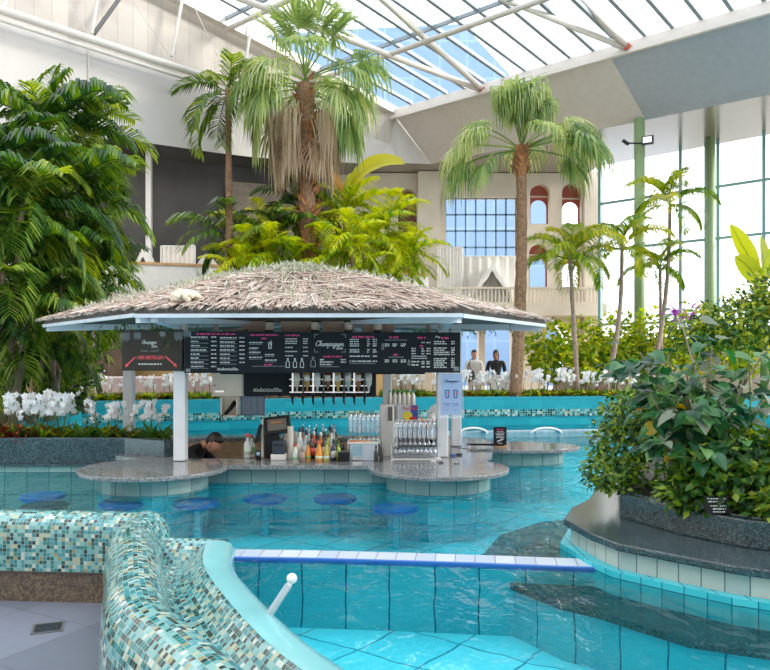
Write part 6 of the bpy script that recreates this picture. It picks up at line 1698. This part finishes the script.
def person(label, loc, J, top_mat, leg_mat, headR, hairstyle, rz=0):
    """J: dict of joints. one continuous clothed body; head, hair, hands and shoes as children"""
    t = thing('person', label, 'person', loc, rz)
    names = ['pelvis', 'waist', 'chest', 'neck', 'shL', 'elL', 'wrL', 'shR', 'elR', 'wrR']
    j = [J[n_] for n_ in names]
    skin_body('upper_body', j, [(0, 1), (1, 2), (2, 3), (2, 4), (4, 5), (5, 6), (2, 7), (7, 8), (8, 9)], [(.16, .11), (.145, .105), (.165, .115), .055, .068, .05, .034, .068, .05, .034], top_mat, t)
    j2 = [J[n_] for n_ in ['pelvis', 'hipL', 'knL', 'anL', 'hipR', 'knR', 'anR']]
    skin_body('trousers', j2, [(0, 1), (1, 2), (2, 3), (0, 4), (4, 5), (5, 6)], [(.15, .11), .09, .062, .045, .09, .062, .045], leg_mat, t)
    head_mesh(t, J['head'], headR, hairstyle)
    m = MB(); a, b = Vector(J['neck']), Vector(J['head']); m.tube([a-(b-a)*.3, a.lerp(b, .75)], .052, 12); m.build('neck', M['skin'], t, smooth=True)
    for s_ in 'LR':
        wv = Vector(J['wr'+s_]); ev = Vector(J['el'+s_]); hand(t, wv, wv-ev, Vector((0, 1, 0)).cross(wv-ev) if abs((wv-ev).normalized().y) < .9 else Vector((1, 0, 0)), M['skin'])
        an = Vector(J['an'+s_]); f = Vector(J['foot']); m = MB(); m.tube([an-f*.06+Vector((0, 0, -.045)), an+f*.03+Vector((0, 0, -.04)), an+f*.12+Vector((0, 0, -.055)), an+f*.19+Vector((0, 0, -.062))], [.036, .046, .040, .026], 10); m.build('shoe', M['black'], t, smooth=True)
    return t
# barkeeper, standing on the sunken floor and bent forward to the right
hp = P(214, 443, 8.62)
L0 = Vector((-2.3, 8.75, -1.0))
h_ = hp-L0
R_ = Matrix.Rotation(-.35, 3, 'Z') @ Matrix.Rotation(.55, 3, 'Y')
J = dict(pelvis=(-.12, .02, .86), waist=(-.06, .02, .98), chest=(.07, -.02, 1.19), neck=(.22, -.08, 1.295), head=tuple(h_),
         shL=(.13, .17, 1.20), elL=(.34, .20, .95), wrL=(.55, .10, .93), shR=(.06, -.21, 1.22), elR=(.28, -.27, .93), wrR=(.50, -.2, .90),
         hipL=(-.12, .12, .80), knL=(-.02, .13, .45), anL=(-.1, .13, .085), hipR=(-.12, -.08, .80), knR=(-.02, -.09, .45), anR=(-.1, -.09, .085), foot=(1, 0, 0))
person('barkeeper in black shirt bending over behind the counter', L0, J, M['black_cloth'], M['black_cloth'], R_, 'short')
# two far visitors
def standing(label, px, d, s, top_m, leg_m, face, hair, rz):
    c = (xl(px, d), d, -.12)
    Rz = Matrix.Rotation(0, 3, 'Z')
    J = dict(pelvis=(0, 0, .92), waist=(0, 0, 1.06), chest=(0, 0, 1.28), neck=(0, 0, 1.47), head=(.015, 0, 1.60), shL=(0, .19, 1.40), elL=(.02, .24, 1.12), wrL=(.12, .2, .90), shR=(0, -.19, 1.40), elR=(.02, -.24, 1.12), wrR=(.12, -.2, .90),
             hipL=(0, .1, .86), knL=(.02, .1, .48), anL=(0, .1, .085), hipR=(0, -.1, .86), knR=(.02, -.1, .48), anR=(0, -.1, .085), foot=(1, 0, 0))
    t = person(label, c, J, top_m, leg_m, Rz, hair, rz); t.scale = (s, s, s); return t
standing('person in white top carrying a dark bag on the terrace', 474, 19.2, .96, M['white_cloth'], M['white_cloth'], 0, 'short', -1.3)
standing('person with long dark hair in a dark cardigan on the terrace', 496, 19.0, .96, M['black_cloth'], M['grey_cloth'], 0, 'long', -1.8)
t = thing('shoulder_bag', 'dark bag carried by the person in white', 'bag', (xl(469.5, 19.0), 19.0, .72))
m = MB(); m.ball((0, 0, .17), .17, 12, 8, (.8, .5, 1)); m.build('body', M['black_cloth'], t, smooth=True)
m = MB(); m.tube([(-.06, 0, .3), (.02, .02, .55), (.1, .05, .6)], .012, 6); m.build('strap', M['black_cloth'], t)
